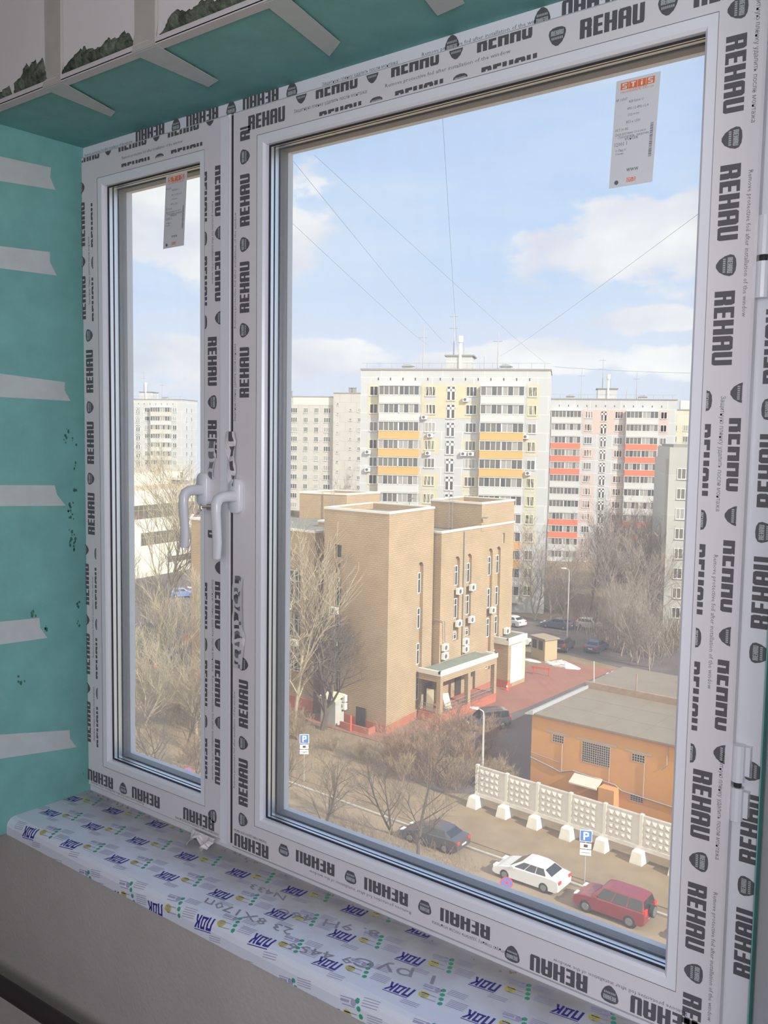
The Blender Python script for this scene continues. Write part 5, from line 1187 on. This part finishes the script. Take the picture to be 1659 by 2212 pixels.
# ------------------------------------------------------------------ signs, lamps, booth, snow
M_pole = mat('pole_grey', (.46, .45, .44), .5, metal=.4); M_blue = mat('sign_blue', (.05, .17, .52), .5); M_sw = mat('sign_white', (.82, .82, .82), .5); M_sr = mat('sign_red', (.62, .04, .06), .5)
def parking_sign(x, y, h, rz, label):
    o = thing('parking_sign', label, 'road sign', (x, y, .05), rz, 'parking signs')
    mb = MB(); mb.tube([(0, 0, 0), (0, 0, h)], .035, 8); mb.build('pole', [M_pole], o)
    mb = MB(); w = .36; z = h-.36
    mb.box(-w, w, -.06, -.04, z-w, z+w, 1); mb.box(-w+.035, w-.035, -.066, -.06, z-w+.035, z+w-.035, 0)
    for p in LET['P']: mb.face([(-.15+.32*a, -.0685, z-.25+.5*b_) for a, b_ in p], 1)
    mb.build('plate', [M_blue, M_sw], o)
    for k in range(2):
        mb = MB(); zz = z-.62-k*.42; mb.box(-.33, .33, -.06, -.04, zz-.17, zz+.17, 0); mb.box(-.26, .26, -.064, -.06, zz-.015, zz+.015, 1) if k else mb.box(-.12, .12, -.064, -.06, zz-.09, zz+.09, 1); mb.build('sub_plate', [M_sw, BLK], o)
parking_sign(-23.4, 49.85, 3.4, R(25), 'blue parking sign beside the dark red off-roader')
parking_sign(-47.6, 50.9, 3.75, R(42), 'blue parking sign on the verge by the frame of the wide sash')
def round_sign(x, y, h, rz, label):
    o = thing('no_stopping_sign', label, 'road sign', (x, y, .03), rz, 'no stopping signs')
    mb = MB(); mb.tube([(0, 0, 0), (0, 0, h)], .03, 8); mb.build('pole', [M_pole], o)
    mb = MB(); r = .35; z = h-.32
    def disc(r, y0, y1, m): mb.extrude_y([(r*math.cos(2*math.pi*k/24), z+r*math.sin(2*math.pi*k/24)) for k in range(24)], y0, y1, m)
    disc(r, -.055, -.04, 1); disc(r*.82, -.058, -.054, 0)
    for s in (-1, 1):
        a = [(-.24, -.035), (.24, -.035), (.24, .035), (-.24, .035)]; mb.extrude_y([(q[0]*.707-s*q[1]*.707, z+s*q[0]*.707+q[1]*.707) for q in a], -.061, -.0575, 1)
    mb.build('plate', [M_blue, M_sr], o)
round_sign(-25.0, 43.3, 2.45, R(30), 'round blue and red no stopping sign before the white saloon')
round_sign(-52.2, 43.3, 2.15, R(50), 'round blue and red no stopping sign at the foot of the narrow sash')
def lamp(x, y, h, rz, label, arm=1.0, r=.08):
    o = thing('street_lamp', label, 'street lamp', (x, y, 0), rz, 'street lamps'); mb = MB(); mb.tube([(0, 0, 0), (0, 0, h*.5), (0, 0, h-.4), (-.15*arm, 0, h), (-arm, 0, h+.15)], [r*1.3, r, r*.75, r*.6, r*.5], 10); mb.build('pole', [mat('lamp_pole', (.45, .44, .43), .6)], o)
    mb = MB(); mb.loft([[(-arm-.1, -.14, h+.1), (-arm-.1, .14, h+.1), (-arm-.1, .14, h+.25), (-arm-.1, -.14, h+.25)], [(-arm-.75, -.08, h+.14), (-arm-.75, .08, h+.14), (-arm-.75, .08, h+.22), (-arm-.75, -.08, h+.22)]]); mb.build('lamp_head', [M_sw], o)
lamp(-55.0, 109.3, 9.6, R(20), 'slim pale street lamp before the thicket behind the annex', .3)
lamp(-36.4, 58.9, 6.0, R(15), 'grey lamp post between the shrubs and the concrete fence', .35, .085)
lamp(-59.5, 134.0, 8.5, R(20), 'thin white post deep among the thicket trees', .6, .07)
o = thing('guard_booth', 'small tan guard booth with two dark windows beside the snow heap', 'booth', (-53.3, 98.3, 0), R(-22))
mb = MB(); mb.box(-1.3, 1.3, 0, 1.9, 0, 2.55); mb.build('wall', [mat('booth_tan', (.42, .33, .20), .85)], o)
mb = MB(); mb.box(-1.5, 1.5, -.2, 2.1, 2.55, 2.72); mb.build('roof', [mat('booth_roof', (.30, .24, .17), .9)], o)
for x in (-.66, .5): mb = MB(); mb.box(x-.38, x+.38, -.03, .0, 1.25, 2.3); mb.build('window', [M_dark], o)
rnd = random.Random(9)
def heap(x, y, rx, ry, h, label, name, m):
    mb = MB(); n, k = 22, 6; rings = []
    for j in range(k+1):
        f = j/k; rings.append([(x+rx*math.cos(2*math.pi*i/n)*(1-f**1.5)*rnd.uniform(.85, 1.1), y+ry*math.sin(2*math.pi*i/n)*(1-f**1.5)*rnd.uniform(.85, 1.1), h*f**.8*rnd.uniform(.8, 1.1)) for i in range(n)])
    mb.loft(rings); return tag(mb.build(name, [m], smooth=False), label, 'snow heap', 'old snow heaps')
M_snow = mat('dirty_snow', (.74, .73, .74), .8, noise=.35, nscale=3)
heap(-49.3, 96.9, 2.3, .8, .8, 'long heap of dirty old snow beside the guard booth', 'snow_heap', M_snow)
heap(-53.4, 96.9, 1.3, .4, .25, 'low streak of old snow in front of the guard booth', 'snow_heap', M_snow)
heap(-121, 103, 3.5, .6, .4, 'streak of old snow by the blue hatchback', 'snow_heap', M_snow)
def barrier(x, y, rz, label):
    o = thing('barrier', label, 'barrier', (x, y, .05), rz); mb = MB()
    for s in (-.9, .9): mb.tube([(s, 0, 0), (s, 0, 1.0)], .05, 6)
    mb.build('post', [M_sr], o); mb = MB(); mb.box(-1.1, 1.1, -.03, .03, .7, .95); mb.build('rail', [mat('barrier_red', (.55, .12, .08), .6)], o)
barrier(-49.2, 91.6, R(12), 'low red barrier at the far corner of the annex')
cone(-84.0, 65.0, 'red and white bollard cone at the foot of the tall pale tree')
mb = MB(); mb.box(-91.6, -90.6, 75.2, 75.5, .2, 1.2); o = mb.build('warning_board', [M_sr]); tag(o, 'small red board on the dark yard, left of the brick wall', 'board')
for x, y, rz, lb in ((-46.4, 112.4, 40, 'leaning white pipe post in the thicket, left one'), (-45.0, 113.6, 40, 'leaning white pipe post in the thicket, right one')):
    mb = MB(); mb.tube([(0, 0, 0), (.9, .2, 2.2)], .06, 6); o = mb.build('pipe_post', [M_sw], loc=(x, y, 0)); tag(o, lb, 'post', 'leaning posts')

# ------------------------------------------------------------------ overhead cables
M_cab = mat('cable', (.10, .10, .11), .7)
def cable(a, b_, sag, r, label):
    a, b_ = Vector(a), Vector(b_); pts = []
    for k in range(25):
        f = k/24; p = a.lerp(b_, f); p.z -= sag*4*f*(1-f); pts.append(p)
    mb = MB(); mb.tube(pts, [r+(.012-r)*(k/24) for k in range(25)], 5); tag(mb.build('overhead_cable', [M_cab]), label, 'cable', 'cables over the yard')
def D(v, k): return (v[0]*k, v[1]*k, ZC+v[2]*k)
cable(D((-.598, .845, .385), 16), D((-.565, .842, .090), 140), .3, .0035, 'near vertical cable falling to the chimney of the yellow tower')
cable(D((-.345, 1.02, .262), 16), D((-.529, .870, .086), 138), .2, .0035, 'cable slanting down from the right stile to the yellow tower roof')
cable(D((-.742, .722, .330), 16), D((-.577, .834, .100), 140), .2, .0035, 'upper cable slanting right from the left stile to the yellow tower roof')
cable(D((-.742, .722, .255), 16), D((-.591, .823, .097), 140), .2, .003, 'lower cable slanting right from the left stile to the yellow tower roof')
cable(D((-.700, .757, .300), 18), D((-.49, .90, .080), 160), .2, .003, 'long cable crossing the sky to the right end of the yellow tower')
cable((-67, 126, 37.5), (-20, 140, 36.6), .8, .02, 'cable from the yellow tower roof to the right, over the red tower')
cable((-138, 106, 16.4), (-77.4, 66, 1.2), .4, .03, 'cable slanting from the office roof down to the brick building')

# ------------------------------------------------------------------ bare trees and shrubs
BARK = {'grey': mat('bark_grey', (.15, .12, .10), .95, noise=.3, nscale=4), 'dark': mat('bark_dark', (.12, .095, .08), .95, noise=.3, nscale=4), 'pale': mat('bark_pale', (.40, .34, .24), .95, noise=.25, nscale=4), 'tan': mat('bark_tan', (.33, .25, .16), .95, noise=.3, nscale=4), 'red': mat('bark_red', (.33, .21, .14), .95, noise=.3, nscale=4), 'haze': mat('bark_haze', (.33, .275, .24), .95, noise=.3, nscale=2)}
def tree_meshes(seed, h, spread, mats, trunk_r, levels, kids, up=.35, clear=.2, stems=1, tw=.008, tubes=(8, 5, 4, 3, 3)):
    rnd = random.Random(seed); T = MB(); Bm = MB()
    def branch(p, d, ln, r, lev):
        segs = 5 if lev < 2 else 3; pts = [p]; rad = [r]; q = p.copy(); dd = d.copy()
        for s in range(segs):
            dd = (dd+Vector((rnd.gauss(0, .13), rnd.gauss(0, .13), rnd.gauss(0, .10)+up*.12))).normalized(); q = q+dd*(ln/segs); pts.append(q.copy()); rad.append(max(tw*.6, r*(1-.8*(s+1)/segs)))
        (T if lev == 0 else Bm).tube(pts, rad, tubes[min(lev, 4)], 0, cap=lev < 2)
        if lev >= levels: return
        n = kids[lev]
        for k in range(n):
            f = (clear if lev == 0 else .18)+(1-(clear if lev == 0 else .18))*(k+rnd.random()*.9)/n; f = min(f, .98); i = min(int(f*segs), segs-1); g = f*segs-i
            s = pts[i].lerp(pts[i+1], g); dl = (pts[i+1]-pts[i]).normalized()
            a = rnd.uniform(0, 6.283); side = Vector((math.cos(a), math.sin(a), rnd.uniform(-.1, .5))); side = (side-dl*side.dot(dl)*.8).normalized()
            ang = rnd.uniform(.5, .95) if lev == 0 else rnd.uniform(.4, .9); nd = (dl*math.cos(ang)+side*math.sin(ang)*spread+Vector((0, 0, up*.35))).normalized()
            branch(s, nd, ln*rnd.uniform(.42, .62)*(1.0 if lev else 1.05-.45*f), max(tw, r*rnd.uniform(.42, .6)*(1-.5*f)), lev+1)
    for k in range(stems):
        d = Vector((0, 0, 1)) if stems == 1 else Vector((rnd.uniform(-.5, .5), rnd.uniform(-.5, .5), 1)).normalized()
        branch(Vector((rnd.uniform(-.1, .1)*(stems > 1), rnd.uniform(-.1, .1)*(stems > 1), -.05)), d, h*rnd.uniform(.8, 1.0)*(1 if stems == 1 else .9), trunk_r, 0)
    return T.data('trunk', mats), Bm.data('branches', mats)
TREES = {}
def proto(key, *a, **k):
    TREES[key] = (tree_meshes(*a, **k), a[1])
proto('tall', 11, 18, 1.0, [BARK['pale']], .26, 3, (22, 9, 6), up=.55, clear=.35, tw=.022)
proto('big', 12, 11.5, 1.2, [BARK['dark']], .24, 4, (8, 6, 5, 3), up=.3, clear=.10, stems=2, tw=.014)
proto('dark', 13, 8.5, 1.15, [BARK['dark']], .13, 4, (8, 6, 5, 3), up=.3, clear=.15, tw=.009)
proto('dark2', 23, 7.0, 1.2, [BARK['dark']], .10, 4, (8, 6, 4, 3), up=.25, clear=.12, stems=2, tw=.008)
proto('pale', 14, 14, 1.05, [BARK['pale']], .16, 3, (18, 8, 6), up=.5, clear=.15, stems=2, tw=.018)
proto('thick1', 15, 14, 1.1, [BARK['haze']], .18, 4, (12, 5, 4, 3), up=.45, clear=.22, tw=.016)
proto('thick2', 16, 13, 1.2, [BARK['haze']], .15, 4, (11, 5, 4, 3), up=.45, clear=.15, stems=2, tw=.015)
proto('shrub', 17, 3.4, 1.2, [BARK['red']], .035, 3, (8, 5, 4), up=.5, clear=.1, stems=7, tw=.010)
proto('shrub2', 18, 3.0, 1.2, [BARK['tan']], .035, 3, (8, 5, 4), up=.5, clear=.1, stems=7, tw=.010)
trnd = random.Random(77)
def tree(key, x, y, h, label, group=None, name='bare_tree', cat='tree', rz=None, wide=1.0):
    (tm, bm_), hh = TREES[key]; s = h/hh
    o = thing(name, label, cat, (x, y, 0), trnd.uniform(0, 6.28) if rz is None else rz, group); o.scale = (s*wide, s*wide, s)
    put('trunk', tm, o); put('branches', bm_, o); return o
tree('big', -55.0, 61.3, 12.5, 'large bare grey tree forking in front of the shaded brick face', wide=1.1)
tree('pale', -57.0, 59.6, 17.0, 'tall pale bare tree before the left wing arch, beside the window stile')
tree('pale', -60.6, 58.5, 11.5, 'pale bare tree low beside the left stile of the wide sash')
tree('dark', -32.6, 45.3, 8.6, 'dark bare tree at the kerb in front of the dark saloon', rz=.6)
tree('dark2', -39.9, 44.3, 6.6, 'dark forked bare tree over the road, bottom of the wide pane')
tree('dark2', -44.4, 44.6, 5.6, 'small dark bare tree at the lower left corner of the wide pane')
tree('dark2', -36.6, 47.9, 6.2, 'slim dark bare tree behind the dark saloon, left of it')
tree('tall', -84.7, 65.6, 19.4, 'tall pale bare tree standing before the cream office building')
for key, x, y, h, lb in (('pale', -89.5, 67.5, 11, 'pale bare tree left of the tall one at the office yard'), ('pale', -73.0, 60.2, 11.5, 'pale spreading bare tree before the brick end wall'), ('pale', -67.4, 50.8, 8.5, 'pale bare tree at the left edge of the narrow pane, middle height'),
                         ('dark2', -57.0, 44.4, 6.8, 'dark bare tree at the foot of the narrow pane, left one'), ('dark2', -60.2, 49.6, 6.2, 'dark bare tree on the verge in the narrow pane, middle one'), ('pale', -62.5, 52.8, 7.2, 'pale bare tree on the verge in the narrow pane, right one'), ('dark2', -54.2, 45.6, 5.0, 'low dark bare tree at the right foot of the narrow pane'),
                         ('big', -78.5, 57.0, 8.0, 'grey bare tree on the verge before the tall pale tree')): tree(key, x, y, h, lb)
for k, (x, y, h, v) in enumerate(((-43.8, 57.6, 3.8, 'shrub'), (-42.5, 60.6, 4.2, 'shrub'), (-41.4, 62.9, 4.4, 'shrub'), (-38.9, 60.0, 3.4, 'shrub'), (-47.3, 57.4, 1.8, 'shrub2'), (-44.6, 59.4, 2.6, 'shrub'), (-40.4, 58.4, 3.2, 'shrub'), (-37.6, 57.2, 2.8, 'shrub2'), (-50.5, 57.6, 1.6, 'shrub2'), (-41.9, 56.0, 2.4, 'shrub2'), (-42.6, 58.6, 3.2, 'shrub'), (-39.6, 64.6, 3.6, 'shrub'))):
    tree(v, x, y, h, 'reddish brown bare shrub on the verge between the brick corner and the concrete fence', 'shrubs before the brick corner', 'bare_shrub', 'shrub')
for k in range(20):
    x, y = trnd.uniform(-84, -52), trnd.uniform(46, 62)
    if y > 60 and x > -77: y -= 3
    tree('shrub2', x, y, trnd.uniform(1.6, 3.2), 'tan bare shrub on the far left verge beyond the parking sign', 'shrubs on the left verge', 'bare_shrub', 'shrub')
for k in range(6): tree('shrub2', -36.8+trnd.uniform(-1, 2.5), 58.5+trnd.uniform(0, 2), trnd.uniform(1.8, 2.6), 'tan bare shrub in the corner between the fence and the ochre house', 'shrubs behind the fence', 'bare_shrub', 'shrub')
tree('thick2', -65.3, 119.2, 13.5, 'dark bare tree before the lower right of the yellow tower')
tree('thick2', -62.2, 118.0, 8.5, 'low bare tree right behind the white saloon at the brick corner')
spots = []
for k in range(36):
    for _ in range(40):
        t = trnd.random(); a = trnd.random(); x = -62.5+t*22; y = 119+a*52-t*6
        X = x/y
        if not (-.52 < X < -.345) : continue
        if all((x-p)**2+(y-q)**2 > 9 for p, q in spots) and not (x > -49 and y > 119): break
    spots.append((x, y))
    tree('thick1' if k % 3 else 'thick2', x, y, trnd.uniform(10.5, 14.5)*(1.0+max(0, y-125)*.004), 'bare grey brown tree in the dense thicket before the red tower', 'thicket trees')
for k in range(14):
    t = k/13; tree('thick1' if k % 2 else 'thick2', -51+t*10.5+trnd.uniform(-1, 1), 113.5-t*12+trnd.uniform(-1.5, 1.5), trnd.uniform(5.5, 8.5), 'bare tree at the front edge of the thicket, behind the ochre house', 'front thicket trees')
for x, y, h, lb in ((-207, 244, 19, 'pale bare tree before the grey block, left behind the brick roof'), (-152, 172, 15, 'bare tree close to the left side of the yellow tower'), (-192, 212, 12, 'low bare tree at the foot of the grey block, by the stile')): tree('thick1', x, y, h, lb)
def undergrowth(n, area, label, m, h0, h1, r=.012):
    mb = MB(); rn = random.Random(n)
    for _ in range(n):
        x, y = area(rn); h = rn.uniform(h0, h1); p = Vector((x, y, 0)); q = p+Vector((rn.gauss(0, .35)*h, rn.gauss(0, .35)*h, h)); mb.tube([p, p.lerp(q, .5)+Vector((rn.gauss(0, .1), rn.gauss(0, .1), .1)), q], [r, r*.8, r*.5], 3, cap=False)
    tag(mb.build('undergrowth', [m]), label, 'undergrowth', kind='stuff')
undergrowth(2200, lambda q: (lambda t: (-60+t*18+q.uniform(-2, 2), 121-t*13+q.uniform(-3, 22)))(q.random()), 'thin brown undergrowth under the thicket trees', BARK['haze'], 1.2, 4.5, .03)
undergrowth(1500, lambda q: (q.uniform(-46, -37), q.uniform(56.2, 65)), 'thin reddish twigs between the shrubs at the brick corner', BARK['red'], .6, 2.2)
undergrowth(1300, lambda q: (q.uniform(-84, -50), q.uniform(44, 60)), 'thin tan twigs over the far left verge', BARK['tan'], .5, 1.6)
undergrowth(700, lambda q: (q.uniform(-42, -29), q.uniform(43, 48)), 'thin dark twigs at the near edge of the road', BARK['tan'], .3, 1.2)
